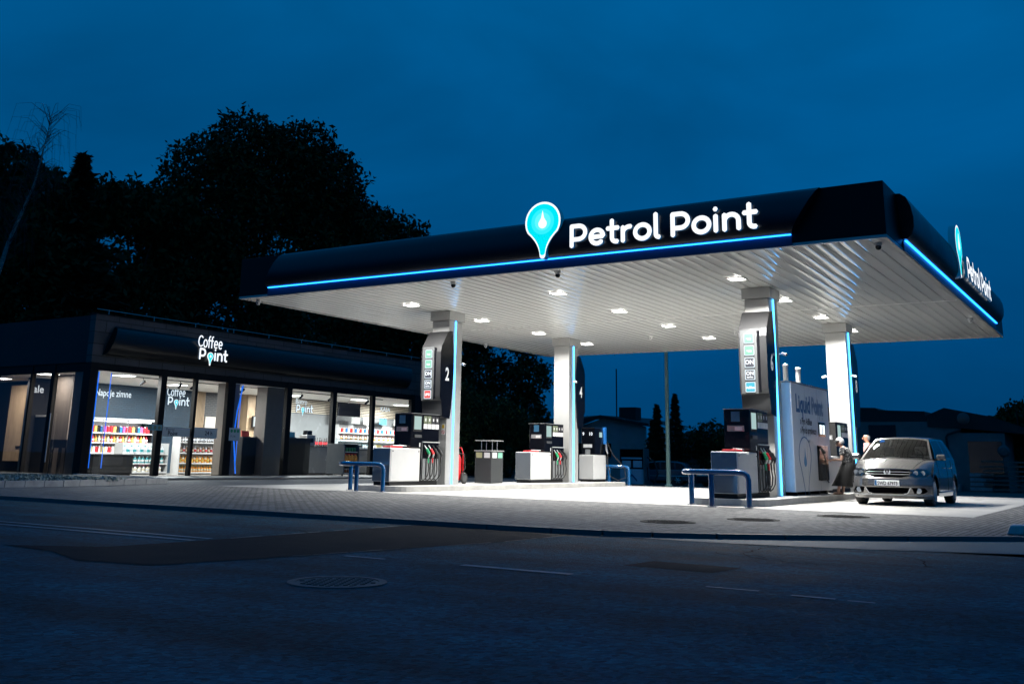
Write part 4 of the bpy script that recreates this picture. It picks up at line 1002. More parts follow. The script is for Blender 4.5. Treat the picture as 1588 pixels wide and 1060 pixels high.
t = thing('wall_screen', 'large dark screen hanging before the beige slats', 'screen', (-29.4, 22.6, 3.2)); bx('panel', BLACK, t, -29.2, 21.0, 2.95, -29.1, 22.75, 3.62, bevel=.01); bx('hanger', STEEL, t, -29.17, 21.8, 3.621, -29.13, 21.86, 3.74)
t = thing('info_sticker', 'row of round green stickers on the glass left of the shop door', 'sticker', (FXs, 5.6, 1.8)); bx('sheet', mat('stick_teal', (.15, .35, .38), .5), t, FXs + .022, 5.30, 1.70, FXs + .026, 5.94, 1.90)
for i in range(3): MB().lathe([(.07, 0), (.07, .003), (.001, .0035)], (FXs + .027, 5.42 + i * .2, 1.8), 12, 'x').build('dot', mat_olive, t)
t = thing('info_sticker', 'white notice with three green dots right of the shop door', 'sticker', (FXs, 9.5, 1.7)); bx('sheet', mat('stick_white', (.5, .52, .52), .5), t, FXs + .022, 9.28, 1.42, FXs + .026, 9.86, 1.92)
for i in range(3): MB().lathe([(.065, 0), (.065, .003), (.001, .0035)], (FXs + .027, 9.40 + i * .17, 1.80), 12, 'x').build('dot', GREENP, t)
text('lines', 'P 24h', .12, FX(FXs + .027, 9.36, 1.55), PRINTK, t)
PST = [mat('poster_%d' % i, c, .5) for i, c in enumerate(((.75, .75, .72), (.55, .06, .05), (.05, .25, .4), (.7, .55, .2)))]
for i, (y, z, w_, h_, k, lab) in enumerate(((22.9, 2.62, .7, .34, 0, 'white hanging price card left of the till'), (23.9, 2.60, .9, .38, 0, 'wide white hanging price card above the till'), (25.3, 2.66, .6, .30, 2, 'blue card above the till shelf'), (26.6, 2.64, .8, .32, 0, 'white card at the right end of the till shelf'))):
    t = thing('price_card', lab, 'card', (-29.8, y, z)); bx('card', PST[k], t, -29.82, y, z, -29.80, y + w_, z + h_); bx('clip', STEEL, t, -29.825, y + w_ / 2 - .03, z + h_, -29.795, y + w_ / 2 + .03, z + h_ + .05)
for i, (x, y, lab, k) in enumerate(((-26.0, 11.4, 'red leaflet stand on the black counter right of the door', 1), (-26.0, 14.2, 'cyan leaflet stand on the black counter under the Bistro sign', 2), (-27.5, 22.3, 'yellow leaflet stand on the long till counter', 3))):
    z = (1.62, 1.66, 1.25)[i]; t = thing('leaflet_stand', lab, 'leaflet stand', (x, y, z)); MB().obox((x, y + .2, z + .13), (.03, .42, .24), ry=-.15).build('leaflet', PST[k], t); bx('foot', BLACK, t, x - .07, y, z + .001, x + .1, y + .4, z + .018)
row('bottle', [('silver', 'white', 'white'), ('cream', 'red', 'white'), ('teal', 'dark', 'white')], 'counter_bottle', 'small bottle standing on the long till counter', 'small bottles on the till counter', -27.35, 22.8, 24.4, 1.252, .14, .045, .24)
row('bottle', [('silver', 'dark', 'white')], 'steel_bottle', 'small bottle on the lowest shelf beside the till', 'small bottles on the lowest till shelf', -30.0, 22.05, 27.55, .90, .2, .055, .28)
t = thing('till_screen', 'small till monitor on the long till counter', 'monitor', (-27.5, 21.7, 1.25)); bx('screen', BLACK, t, -27.5, 21.6, 1.38, -27.46, 22.0, 1.66); bx('stand', DGREY, t, -27.5, 21.76, 1.251, -27.46, 21.84, 1.379)
for i, (y, k) in enumerate(((13.05, 3), (15.0, 1))):
    pass
# snack rack outside
t = thing('snack_rack', 'wheeled grey rack of orange snack bags standing outside the glass', 'snack rack', (-22.9, 14.8, .06))
RK = mat('rack_grey', (.12, .13, .135), .4, var=.1)
rp = [(-.0, 0.0), (1.0, 0.0), (1.0, 1.12)] + arc(.84, 1.12, .16, .16, 0, 90, 6) + [(0, 1.28)]
for yy, nm in ((14.5, 'end_panel'), (15.46, 'end_panel')):
    MB().prism(rp, F((-23.9, yy, .14), (1, 0, 0), (0, 0, 1), (0, 1, 0)), 0, .05).build(nm, RK, t, bevel=.006)
bx('back_panel', RK, t, -23.88, 14.551, .14, -23.84, 15.459, 1.40)
for z in (.16, .52, 1.06): bx('shelf', CABW, t, -23.839, 14.551, z, -22.95, 15.459, z + .03)
bx('top_panel', RK, t, -23.84, 14.551, 1.39, -23.06, 15.459, 1.41)
for px in (-23.8, -23.0):
    for py in (14.56, 15.45): MB().lathe([(.001, -.015), (.045, -.015), (.045, .015), (.001, .015)], (px, py, .095 + .01), 10, 'x').build('castor', MATTE, t)
for j, z in enumerate((.55,)):
    for i in range(4):
        q = thing('snack_bag', 'shiny orange snack bag on the middle shelf of the wheeled rack', 'snack bag', (-23.0, 14.68 + i * .22, z), 'orange snack bags on the wheeled rack')
        MB().lathe([(.02, 0), (.09, .05), (.11, .2), (.10, .34), (.03, .42)], n=8).build('bag', PC['orange'], q, local=True, smooth=True); MB().box(-.02, -.09, .42, .02, .09, .46).build('seal', PC['red'], q, local=True)
for i in range(5):
    q = thing('snack_jar', 'small dark jar on the lowest shelf of the wheeled rack', 'jar', (-23.05, 14.65 + i * .17, .19), 'jars on the lowest shelf of the wheeled rack'); MB().lathe([(.05, 0), (.06, .02), (.06, .13), (.05, .15)], n=10).build('glass', PC['brown'], q, local=True, smooth=True); MB().lathe([(.055, .15), (.055, .18), (.001, .181)], n=10).build('lid', PC['silver'], q, local=True)
for i in range(5):
    q = thing('drink_can', 'small green can on the top shelf of the wheeled rack', 'can', (-23.05, 14.65 + i * .17, 1.09), 'cans on the top shelf of the wheeled rack'); MB().lathe([(.04, 0), (.05, .02), (.05, .15), (.04, .17)], n=10).build('body', PC['green'], q, local=True, smooth=True); MB().lathe([(.03, .17), (.03, .175), (.001, .176)], n=10).build('lid', PC['silver'], q, local=True)

# pavement strip and the raised bed
structure('pavement', MB().box(FXs + .03, 3.0, -.005, -21.3, 22.4, .055), KERBM)
bedp = [(-17.15, -8.2 + 1.0), (-17.0, -4.8), (-17.0, -3.2), (-17.6, -.9), (-18.35, 1.2), (-18.75, 1.55), (-24.3, 2.3), (-40, 2.3), (-40, -7.2)]
structure('planting_bed', MB().prism([(x - .14 if i < 6 else x, y) for i, (x, y) in enumerate(bedp)], F((0, 0, 0), (1, 0, 0), (0, 1, 0), (0, 0, 1)), .0, .13), SOIL)
b = MB()
for (xa, ya), (xb, yb) in zip(bedp[:6], bedp[1:6]):
    Lk = math.hypot(xb - xa, yb - ya); n = max(1, round(Lk / .6))
    for i in range(n):
        p = Vector((xa + (xb - xa) * (i + .5) / n, ya + (yb - ya) * (i + .5) / n)); an = math.atan2(yb - ya, xb - xa)
        b.obox((p.x, p.y, .075), (Lk / n - .015, .15, .165 + random.uniform(-.006, .006)), rz=an)
for i in range(9): b.obox((-19.1 - i * .6, 1.63 + i * .075, .075), (.585, .15, .16), rz=R(172.8))
structure('bed_kerb', b, mat('pale_kerb', (.36, .37, .37), .6, var=.25, vs=4, bump=.2, bs=30))

# ================================================================ CAR (local: nose towards -y at y=0, x centred, z up)
PAINT = mat('car_paint', (.19, .183, .176), .22, metal=.75, coat=1.0)
CARGL = mat('car_glass', (.008, .009, .010), .04, spec=.25)
VOID = mat('recess_shade', (.0015, .0015, .0018), 1.0, spec=0.0)  # lightless black, puts the shade of recessed openings into the colour
CHROME = mat('chrome', (.72, .73, .75), .18, metal=.6)
LAMPG = mat('lamp_glass', (.45, .48, .5), .08, metal=.6, coat=1)
def grid(fn, nu, nv):
    vs = [fn(i / nu, j / nv) for i in range(nu + 1) for j in range(nv + 1)]
    fs = [(i * (nv + 1) + j, (i + 1) * (nv + 1) + j, (i + 1) * (nv + 1) + j + 1, i * (nv + 1) + j + 1) for i in range(nu) for j in range(nv)]
    return vs, fs
car = thing('silver_car', 'silver grey compact car facing the road beside the LiquidPoint island', 'car', (1.545, 5.30, .004)); car.scale = (1.045, 1.045, 1.03)
HW = .86
def yf(x, z):
    a = abs(x) / HW
    base = {0: .10}.get(0)
    zz = [(.16, .12), (.26, .03), (.45, .0), (.58, .02), (.66, .07), (.80, .16)]
    for (z0, y0), (z1, y1) in zip(zz, zz[1:]):
        if z <= z1: t_ = max(0, (z - z0) / (z1 - z0)); t_ = t_ * t_ * (3 - 2 * t_); base = y0 + (y1 - y0) * t_; break
    else: base = .16
    return base + .10 * a ** 2 + .42 * a ** 6
ZH = .80
def hood_z(t_, s_): return ZH + .245 * (1 - (1 - t_) ** 1.7) - .075 * abs(s_) ** 3 * (1 - .35 * t_) + .018 * (1 - abs(s_))
def front(u, v):
    x = (u * 2 - 1) * HW; z = .16 + v * (hood_z(0, u * 2 - 1) - .16)
    return (x, yf(x, min(z, .80)), z)
def hood(u, v):
    s_ = u * 2 - 1; x = s_ * (HW - .02 * v); y0 = yf(s_ * HW, .80); y1 = 1.02 + .10 * s_ * s_
    return (x, y0 + (y1 - y0) * v, hood_z(v, s_))
def beltz(y): return hood_z(max(0, min(1, (y - .6) / .52)), 1) + max(0, (y - 1.1)) * .022
def sidex(y, z):
    k = 0 if y < 3.7 else ((y - 3.7) / .5) ** 2 * .16
    return HW + .018 * math.sin(max(0, min(1, (z - .2) / .7)) * math.pi) - k - max(0, z - .8) * .10
WHL = (.80, 3.38); WR = .325
def side(sg):
    def f(u, v):
        y0 = yf(HW, .5); y = y0 + (4.18 - y0) * u; z = .20 + (beltz(y) - .20) * v
        yy = yf(HW, min(z, .8)) if u == 0 else y
        return (sg * sidex(y, z), yy, z)
    return f
b = MB(); b.add(*grid(front, 40, 22)); b.add(*grid(hood, 30, 14))
for sg in (-1, 1):
    vs, fs = grid(side(sg), 110, 26)
    fs = [f for f in fs if all(math.hypot(sum(vs[i][1] for i in f) / 4 - w_, sum(vs[i][2] for i in f) / 4 - .32) > WR + .05 for w_ in WHL)]
    if sg > 0: fs = [tuple(reversed(f)) for f in fs]
    b.add(vs, fs)
# cowl to roof line curves
def wsb(s_): return Vector((s_ * .80, 1.00 + .10 * s_ * s_, hood_z(1, s_) + .005))
def wst(s_): return Vector((s_ * .60, 1.82 + .08 * s_ * s_, 1.535 - .035 * abs(s_) ** 2.5))
def roof(u, v):
    s_ = u * 2 - 1; a = wst(s_); y = a.y + (3.72 - a.y) * v
    return (s_ * (.60 + .02 * math.sin(v * math.pi)), y, a.z + .045 * math.sin(v * math.pi * .9) - .02 * v)
b.add(*grid(roof, 20, 12))
def rear(u, v):
    s_ = u * 2 - 1
    top = Vector(roof(u, 1)); bot = Vector((s_ * .70, 4.20, .35)); mid = Vector((s_ * .76, 4.15, 1.0))
    p = top.lerp(mid, v * 2) if v < .5 else mid.lerp(bot, v * 2 - 1)
    return tuple(p)
b.add(*grid(rear, 10, 10))
b.build('body', PAINT, car, local=True, smooth=True, ang=38)
# pillars & side glass
def sg_pt(sg, u, v):
    yb = 1.10 + (4.05 - 1.10) * u; yt = 1.90 + (3.72 - 1.90) * u
    bot = Vector((sg * (sidex(yb, beltz(yb)) - .005), yb, beltz(yb))); top = Vector((sg * .60, yt, wst(1).z + .04 * math.sin(u * math.pi * .9)))
    p = bot.lerp(top, v); p.x += sg * .03 * math.sin(v * math.pi); return p
for sg in (-1, 1):
    b = MB(); g = MB()
    vs, fs = grid(lambda u, v: tuple(sg_pt(sg, u, v)), 60, 10)
    if sg > 0: fs = [tuple(reversed(f)) for f in fs]
    def cls(f):
        i, j = f[0] // 11, f[0] % 11
        if sg > 0: i, j = min(k // 11 for k in f), min(k % 11 for k in f)
        return j in (0, 9) or i < 2 or 27 <= i < 29 or 46 <= i < 48 or i > 56
    b.add(vs, [f for f in fs if cls(f)]); b.build('window_surround', PAINT, car, local=True, smooth=True)
    for k0, k1 in ((0, 28), (28, 47), (47, 60)):
        sel = [f for f in fs if not cls(f) and k0 <= min(q // 11 for q in f) < k1]; us = sorted({q for f in sel for q in f}); rm = {q: k for k, q in enumerate(us)}
        g = MB(); g.add([vs[q] for q in us], [tuple(rm[q] for q in f) for f in sel]); g.build('side_window', CARGL, car, local=True, smooth=True)
def wsf(u, v):
    s_ = (u * 2 - 1); p = wsb(s_).lerp(wst(s_), v); p.y -= .05 * math.sin(v * math.pi) * (1 - s_ * s_ * .6); return tuple(p)
vs, fs = grid(wsf, 30, 14)
isg = lambda f: 1 <= f[0] // 15 < 29 and 0 <= f[0] % 15 < 13
b = MB(); b.add(vs, [f for f in fs if not isg(f)]); b.build('pillar', PAINT, car, local=True, smooth=True)
b = MB(); b.add(vs, [f for f in fs if isg(f)])
WSG = glass('windscreen_glass', (.38, .40, .39), .12); ws = b.build('windscreen', WSG, car, local=True, smooth=True)
b = MB(); b.box(-.75, 1.12, .98, .75, 1.55, 1.02); b.build('dashboard', DGREY, car, local=True)
b = MB(); b.stroke(arc(0, 0, .17, .17, 0, 360, 20), .03, F((.36, 1.50, 1.10), (1, 0, 0), (0, .4, .92), (0, -1, 0)), 0, .02); b.build('steering_wheel', MATTE, car, local=True)
for sx in (-.36, .36):
    so = MB().box(sx - .24, 2.1, .5, sx + .24, 2.25, 1.12).build('seat', MGREY, car, local=True, bevel=.05)
    MB().box(sx - .13, 2.13, 1.14, sx + .13, 2.22, 1.33).build('headrest', MGREY, so, local=True, bevel=.04)
bx('cabin_floor', MATTE, car, -.8, 1.0, .30, .8, 4.0, .34, local=True); bx('underbody', MATTE, car, -.70, .25, .20, .70, 4.05, .29, local=True)
MB().box(-.11, 1.74, 1.40, .11, 1.77, 1.46).build('mirror_inside', BLACK, car, local=True)
for sx in (-.25, .2):
    MB().tube([wsf(.5 + sx, .02), wsf(.5 + sx + .16, .07), wsf(.5 + sx + .3, .05)], .010, 6).build('wiper', BLACK, car, local=True)
# panels conforming to the nose
def patch(name, pts, m, off=.006, parent=car, n=10, dep=.02):
    """pts: outline in (x,z); fan-filled and pushed on to the nose"""
    cx = sum(p[0] for p in pts) / len(pts); czz = sum(p[1] for p in pts) / len(pts)
    rings = []; vs = []; N = len(pts)
    for k in range(5):
        t_ = k / 4
        for x, z in pts:
            X = cx + (x - cx) * t_; Z = czz + (z - czz) * t_
            vs.append((X, yf(X, Z) - off, Z))
    fs = [(k * N + i, (k + 1) * N + i, (k + 1) * N + (i + 1) % N, k * N + (i + 1) % N) for k in range(4) for i in range(N)]
    for x, z in pts: vs.append((x, yf(x, z) + dep, z))
    fs += [(4 * N + i, 5 * N + i, 5 * N + (i + 1) % N, 4 * N + (i + 1) % N) for i in range(N)]
    b = MB(); b.add(vs, fs); return b.build(name, m, parent, local=True, smooth=True, ang=50)
def dens(p, n=6):
    o = []
    for i in range(len(p)):
        a, c = p[i], p[(i + 1) % len(p)]
        o += [(a[0] + (c[0] - a[0]) * k / n, a[1] + (c[1] - a[1]) * k / n) for k in range(n)]
    return o
gr = patch('grille', dens([(-.50, .69), (-.46, .790), (.46, .790), (.50, .69), (.3, .625), (-.3, .625)]), VOID, off=.012)
for z in (.685, .74):
    b = MB(); b.tube([(x, yf(x, z) - .016, z) for x in np.linspace(-.47, .47, 16)], .0045, 6); b.build('chrome_bar', CHROME, gr, local=True)
for sg in (-1, 1):
    hl = patch('headlight', dens([(sg * .46, .69), (sg * .48, .775), (sg * .60, .815), (sg * .77, .80), (sg * .825, .73), (sg * .78, .645), (sg * .58, .625)]), BLACK)
    for xx, r_h in ((.585, .05), (.71, .052)):
        MB().lathe([(.001, -.028), (r_h * .6, -.03), (r_h, -.03), (r_h * 1.1, .03)], (sg * xx, yf(xx, .715) + .005, .718), 14, 'y').build('reflector', LAMPG, hl, local=True, smooth=True)
    patch('headlight_glass', dens([(sg * .46, .69), (sg * .48, .775), (sg * .60, .815), (sg * .77, .80), (sg * .825, .73), (sg * .78, .645), (sg * .58, .625)]), glass('lens_glass', (.9, .93, .95), .35), off=.04, dep=-.03)
    pod_ = patch('fog_lamp_recess', dens([(sg * .50, .40), (sg * .74, .40), (sg * .78, .33), (sg * .70, .27), (sg * .54, .28)]), VOID)
    MB().lathe([(.001, -.02), (.045, -.022), (.06, -.02), (.062, .0)], (sg * .63, yf(.63, .335) - .008, .337), 16, 'y').build('fog_lamp', LAMPG, pod_, local=True, smooth=True)
    b = MB(); b.tube([(sg * x, yf(x, z) - .010, z) for x, z in ((.34, .265), (.40, .275), (.44, .32), (.475, .40))], .008, 6); b.build('chrome_curve', CHROME, car, local=True)
patch('lower_intake', dens([(-.46, .40), (.46, .40), (.40, .285), (.30, .265), (-.30, .265), (-.40, .285)]), VOID)
b = MB(); b.tube([(x, yf(x, .43) - .004, .43 - .0) for x in np.linspace(-.5, .5, 14)], .005, 5); b.build('bumper_seam', MATTE, car, local=True)
b = MB(); b.tube([(x * .84, yf(x * .84, .235) - .012, .235) for x in np.linspace(-1, 1, 24)], .014, 6); b.build('front_lip', MGREY, car, local=True)
fb = F((0, -.02, .732), (1, 0, 0), (0, .3, .95), (0, -1, 0)); fb.o.y = yf(0, .73) - .02
bd = MB().lathe([(.001, -.004), (.066, -.004), (.07, .01), (.001, .011)], tuple(fb.o), 24, 'y').build('badge', MATTE, car, local=True)
b = MB(); b.stroke(arc(0, 0, .063, .063, 0, 360, 28), .014, fb, .006, .014); b.stroke([(-.022, .050), (0, .006), (.022, .050)], .013, fb, .0055, .0125); b.stroke([(-.052, .018), (-.026, -.046), (0, .002), (.026, -.046), (.052, .018)], .013, fb, .005, .012); b.build('emblem', mat('emblem_silver', (.5, .51, .53), .35), bd, local=True)
pf = F((-.26, yf(0, .5) - .022, .435), (1, 0, 0), (0, 0, 1), (0, -1, 0))
pl = MB().box(-.26, yf(0, .5) - .02, .435, .26, yf(0, .5) + .01, .555).build('number_plate', PRINTW, car, local=True, bevel=.004)
MB().box(-.255, yf(0, .5) - .0225, .44, -.215, yf(0, .5) - .0205, .55).build('plate_band', PRINTB, pl, local=True)
pt = text('plate_text', 'SWD 67973', .108, F(pf.p(.058, .018), pf.u, pf.v, pf.n), PRINTK, None, bold=.003, depth=.003, xs=.79); pt.parent = pl
# shutlines: bonnet edge, doors
b = MB()
for sg in (-1, 1): b.tube([(sg * (.50 + .20 * t_), hood(.5 + sg * (.50 + .20 * t_) / HW / 2, t_)[1], hood(.5 + sg * (.50 + .20 * t_) / HW / 2, t_)[2] + .001) for t_ in np.linspace(.0, 1, 12)], .005, 4)
b.build('bonnet_seam', MATTE, car, local=True)
for sg in (-1, 1):
    for y in (1.28, 2.42, 3.1): MB().tube([(sg * (sidex(y, z) + .001), y, z) for z in np.linspace(.28, beltz(y) - .02, 8)], .005, 4).build('door_seam', MATTE, car, local=True)
for sg in (-1, 1):
    MB().tube([(sg * (sidex(y, .30) + .004), y, .30) for y in np.linspace(1.2, 3.0, 8)], .018, 6).build('side_sill', PAINT, car, local=True)
    for y in (1.95, 2.85): MB().tube([(sg * (sidex(y, .84) + .02), y, .845), (sg * (sidex(y, .84) + .03), y + .08, .85), (sg * (sidex(y, .84) + .02), y + .17, .845)], .012, 6).build('door_handle', PAINT, car, local=True)
    mb_ = MB(); mb_.obox((sg * .945, 1.33, 1.075), (.20, .11, .135)); mo = mb_.build('wing_mirror', PAINT, car, local=True, bevel=.035)
    MB().tube([(sg * .80, 1.36, 1.02), (sg * .88, 1.35, 1.04)], .03, 6).build('mirror_arm', BLACK, mo, local=True)
for sg in (-1, 1):
    for y in WHL:
        c_ = (sg * .735, y, .325)
        wo = MB().lathe([(.20, -.10), (.30, -.10), (.325, -.075), (.328, 0), (.325, .075), (.30, .10), (.20, .10)], c_, 28, 'x').build('wheel', RUBBER, car, local=True, smooth=True)
        rb = MB().lathe([(.19, sg * .1010), (.212, sg * .104), (.216, sg * .108), (.208, sg * .112), (.190, sg * .106)], c_, 28, 'x'); MB().lathe([(.188, sg * .1002), (.001, sg * .1006)], c_, 20, 'x').build('rim_well', VOID, wo, local=True)
        for k in range(5):
            a = 2 * math.pi * k / 5 + .3
            for da in (-.12, .12):
                rb.tube([(c_[0] + sg * .112, y + .03 * math.cos(a), .325 + .03 * math.sin(a)), (c_[0] + sg * .108, y + .20 * math.cos(a + da), .325 + .20 * math.sin(a + da))], .014, 5)
        rb.lathe([(.001, sg * .128), (.04, sg * .126), (.045, sg * .10)], c_, 12, 'x')
        rb.build('rim', STEEL, wo, local=True, smooth=True)
        bx('wheel_well', MATTE, car, min(sg * .45, sg * .80), y - .42, .25, max(sg * .45, sg * .80), y + .42, .74, local=True) if False else None
for y in WHL:
    for sg in (-1, 1):
        b = MB(); b.tube([(sg * .60, y + (WR + .07) * math.cos(R(a)), .32 + (WR + .07) * math.sin(R(a))) for a in range(-10, 191, 20)], .12, 6)
        b.add([(sg * .50, y - .45, .2), (sg * .50, y + .45, .2), (sg * .50, y + .45, .8), (sg * .50, y - .45, .8)], [(0, 1, 2, 3)])
        b.build('wheel_arch_liner', MATTE, car, local=True)
t = thing('air_freshener', 'small blue sticker strip at the top corner of the silver car windscreen', 'sticker', (1.1, 7.1, 1.5))
MB().box(-.04, -.005, -.02, .08, .0, .03).build('sheet', mat('sticker_blue', (.02, .15, .5), .4), t, local=True)
t.location = (1.58 - .47, 5.35 + 1.70, 1.485)

# ================================================================ PEOPLE
SKIN = mat('skin', (.55, .33, .24), .55); SKIN2 = mat('skin_ruddy', (.58, .30, .19), .55)
HAIRG = mat('hair_grey', (.55, .54, .52), .7, bump=.8, bs=60); HAIRW = mat('hair_white', (.72, .70, .66), .7, bump=.6, bs=60)
def patt(name, a, c, sc):
    m = bpy.data.materials.new(name); m.use_nodes = True; n = m.node_tree.nodes; l = m.node_tree.links
    t_ = n.new('ShaderNodeTexCoord'); v = n.new('ShaderNodeTexVoronoi'); v.inputs['Scale'].default_value = sc
    r = n.new('ShaderNodeValToRGB'); r.color_ramp.interpolation = 'CONSTANT'; r.color_ramp.elements[0].color = (*a, 1); r.color_ramp.elements[1].color = (*c, 1); r.color_ramp.elements[1].position = .36
    l.new(t_.outputs['Object'], v.inputs[0]); l.new(v.outputs['Distance'], r.inputs[0]); l.new(r.outputs[0], n['Principled BSDF'].inputs['Base Color']); n['Principled BSDF'].inputs['Roughness'].default_value = .8
    return m
BLOUSE = patt('blouse_print', (.42, .42, .40), (.035, .035, .04), 28)
SKIRT = mat('black_cloth', (.012, .012, .013), .9, bump=.5, bs=20)
SHIRT = mat('pink_shirt', (.62, .42, .40), .8, bump=.3, bs=25)
def skin_mesh(name, verts, edges, root, m, parent, sub=2, dirv=None):
    me = bpy.data.meshes.new(name); me.from_pydata([v[:3] for v in verts], edges, [])
    o = bpy.data.objects.new(name, me); COL.objects.link(o)
    sk = o.modifiers.new('skin', 'SKIN'); sk.use_smooth_shade = True
    for i, v in enumerate(verts):
        d = me.skin_vertices[0].data[i]; r = v[3]
        d.radius = r if isinstance(r, tuple) else (r, r); d.use_root = (i == root)
    ss = o.modifiers.new('s', 'SUBSURF'); ss.levels = sub; ss.render_levels = sub
    dg = bpy.context.evaluated_depsgraph_get(); me2 = bpy.data.meshes.new_from_object(o.evaluated_get(dg))
    bpy.data.objects.remove(o); o2 = bpy.data.objects.new(name, me2); COL.objects.link(o2)
    me2.materials.clear(); me2.materials.append(m); me2.shade_smooth(); o2.parent = parent
    return o2
def human(root, P, skinm, m=1.0):
    """P: joint dictionary; one continuous skinned body with head, hands and separate fingers"""
    V = []; E_ = []; ix = {}
    def add(k, p, r, fr=None):
        V.append((*p, r)); ix[k] = len(V) - 1
        if fr is not None: E_.append((ix[fr], ix[k]))
    add('pelvis', P['pelvis'], (.13, .10)); add('waist', P['waist'], (.115, .09), 'pelvis'); add('chest', P['chest'], (.14, .11), 'waist'); add('neckb', P['neckb'], (.075, .065), 'chest'); add('neck', P['neck'], .052, 'neckb')
    add('head1', P['head1'], (.07, .078), 'neck'); add('head2', P['head2'], (.078, .096), 'head1'); add('head3', P['head3'], (.06, .075), 'head2')
    hd = Vector(P['face']).normalized()
    nz0 = Vector(P['head1']).lerp(Vector(P['head2']), .35) + hd * .085
    for s in 'LR':
        add('sh' + s, P['sh' + s], .062, 'chest'); add('el' + s, P['el' + s], .042, 'sh' + s); add('wr' + s, P['wr' + s], .026, 'el' + s)
        d = (Vector(P['wr' + s]) - Vector(P['el' + s])).normalized()
        palm = Vector(P['wr' + s]) + d * .065; add('pm' + s, tuple(palm), (.034, .018), 'wr' + s)
        sd = d.cross(Vector((0, 0, 1))).normalized(); dn = d.cross(sd)
        if dn.z > 0: dn = -dn
        for k, (o_, L_) in enumerate(((-.028, .062), (-.010, .072), (.010, .068), (.027, .052))):
            a = palm + sd * o_ + d * .03; c = a + d * L_ * .55 + dn * .012; e2 = c + d * L_ * .25 + dn * .032
            add('f%s%d' % (s, k), tuple(a), .010, 'pm' + s); add('g%s%d' % (s, k), tuple(c), .009, 'f%s%d' % (s, k)); add('h%s%d' % (s, k), tuple(e2), .008, 'g%s%d' % (s, k))
        th = Vector(P['wr' + s]) + d * .035 - sd * .035; add('t1' + s, tuple(th), .012, 'pm' + s); add('t2' + s, tuple(th + d * .045 + dn * .012 - sd * .008), .010, 't1' + s)
        add('hp' + s, P['hp' + s], .095, 'pelvis'); add('kn' + s, P['kn' + s], .058, 'hp' + s); add('an' + s, P['an' + s], .036, 'kn' + s)
        f_ = Vector(P['foot' + s]); a = Vector(P['an' + s]); add('hl' + s, (a.x, a.y, a.z - .045), .034, 'an' + s); add('to' + s, tuple(f_), (.038, .022), 'hl' + s)
    return skin_mesh('body', V, E_, 0, skinm, root)
def headbits(root, c, face, up, hairm, skinm, bald=False):
    c = Vector(c); fx = Vector(face).normalized(); sd = fx.cross(Vector(up)).normalized(); uz = sd.cross(fx)
    def ell(name, ctr, rx, ry, rz, m, cut=None, n=16):
        b = MB(); vs = []; N = n
        for i in range(N + 1):
            for j in range(N * 2):
                th = math.pi * i / N; ph = math.pi * j / N
                lx, ly, lz = math.sin(th) * math.cos(ph), math.sin(th) * math.sin(ph), math.cos(th)
                vs.append(Vector(ctr) + fx * lx * rx + sd * ly * ry + uz * lz * rz)
        fs = []
        for i in range(N):
            for j in range(N * 2):
                f = (i * 2 * N + j, i * 2 * N + (j + 1) % (2 * N), (i + 1) * 2 * N + (j + 1) % (2 * N), (i + 1) * 2 * N + j)
                if cut:
                    mid = sum((vs[k] for k in f), Vector()) / 4 - Vector(ctr)
                    if cut(mid.dot(fx) / rx, mid.dot(uz) / rz): continue
                fs.append(f)
        b.add([tuple(v) for v in vs], fs); return b.build(name, m, root, local=True, smooth=True)
    if not bald: ell('hair', c + uz * .015 - fx * .012, .118, .100, .128, hairm, lambda a, z: (a > .15 and z < .38) or z < -.62)
    else: ell('hair', c - fx * .004, .102, .090, .118, hairm, lambda a, z: a > -.25 or z > .45 or z < -.7)
    for s_ in (-1, 1):
        ell('ear', c + sd * s_ * .086 - uz * .015 - fx * .005, .022, .012, .032, skinm, n=8)
        e_ = ell('eye', c + fx * .082 + sd * s_ * .032 + uz * .0, .012, .014, .010, PRINTK, n=6)
    ell('nose', c + fx * .098 - uz * .025, .022, .013, .024, skinm, n=8)
    ell('mouth', c + fx * .086 - uz * .066, .010, .024, .006, mat('lip', (.35, .12, .10), .5), n=6)
# woman: on the island edge, leaning, facing the kiosk (towards -x), hands at the nozzle
wm = thing('person', 'grey haired person in patterned blouse and long black skirt at the white cabinet', 'person', (-.25, 8.15, .15))
W = dict(pelvis=(.10, 0, .80), waist=(.09, 0, .93), chest=(.04, 0, 1.13), neckb=(-.01, 0, 1.25), neck=(-.035, 0, 1.285), head1=(-.065, 0, 1.325), head2=(-.08, 0, 1.385), head3=(-.07, 0, 1.43), face=(-1, -.3, -.5),
         shL=(.02, .17, 1.18), elL=(-.02, .20, .93), wrL=(-.24, .10, .91), shR=(.02, -.17, 1.18), elR=(.0, -.21, .92), wrR=(-.23, -.17, .92),
         hpL=(.10, .09, .74), knL=(.02, .10, .42), anL=(.04, .12, .08), footL=(-.10, .11, .022), hpR=(.10, -.09, .74), knR=(-.02, -.10, .42), anR=(-.02, -.13, .08), footR=(-.15, -.15, .022))
def wsh(p):
    k = min(1, max(0, p[2] - .1) / .6); return (p[0] + .14 * k, p[1], p[2] * (.96 if p[2] > .3 else 1))
W = {k: (wsh(v) if k != 'face' else v) for k, v in W.items()}
human(wm, W, SKIN)
headbits(wm, wsh((-.08, 0, 1.375)), (-1, -.3, -.5), (-.4, 0, 1), HAIRG, SKIN)
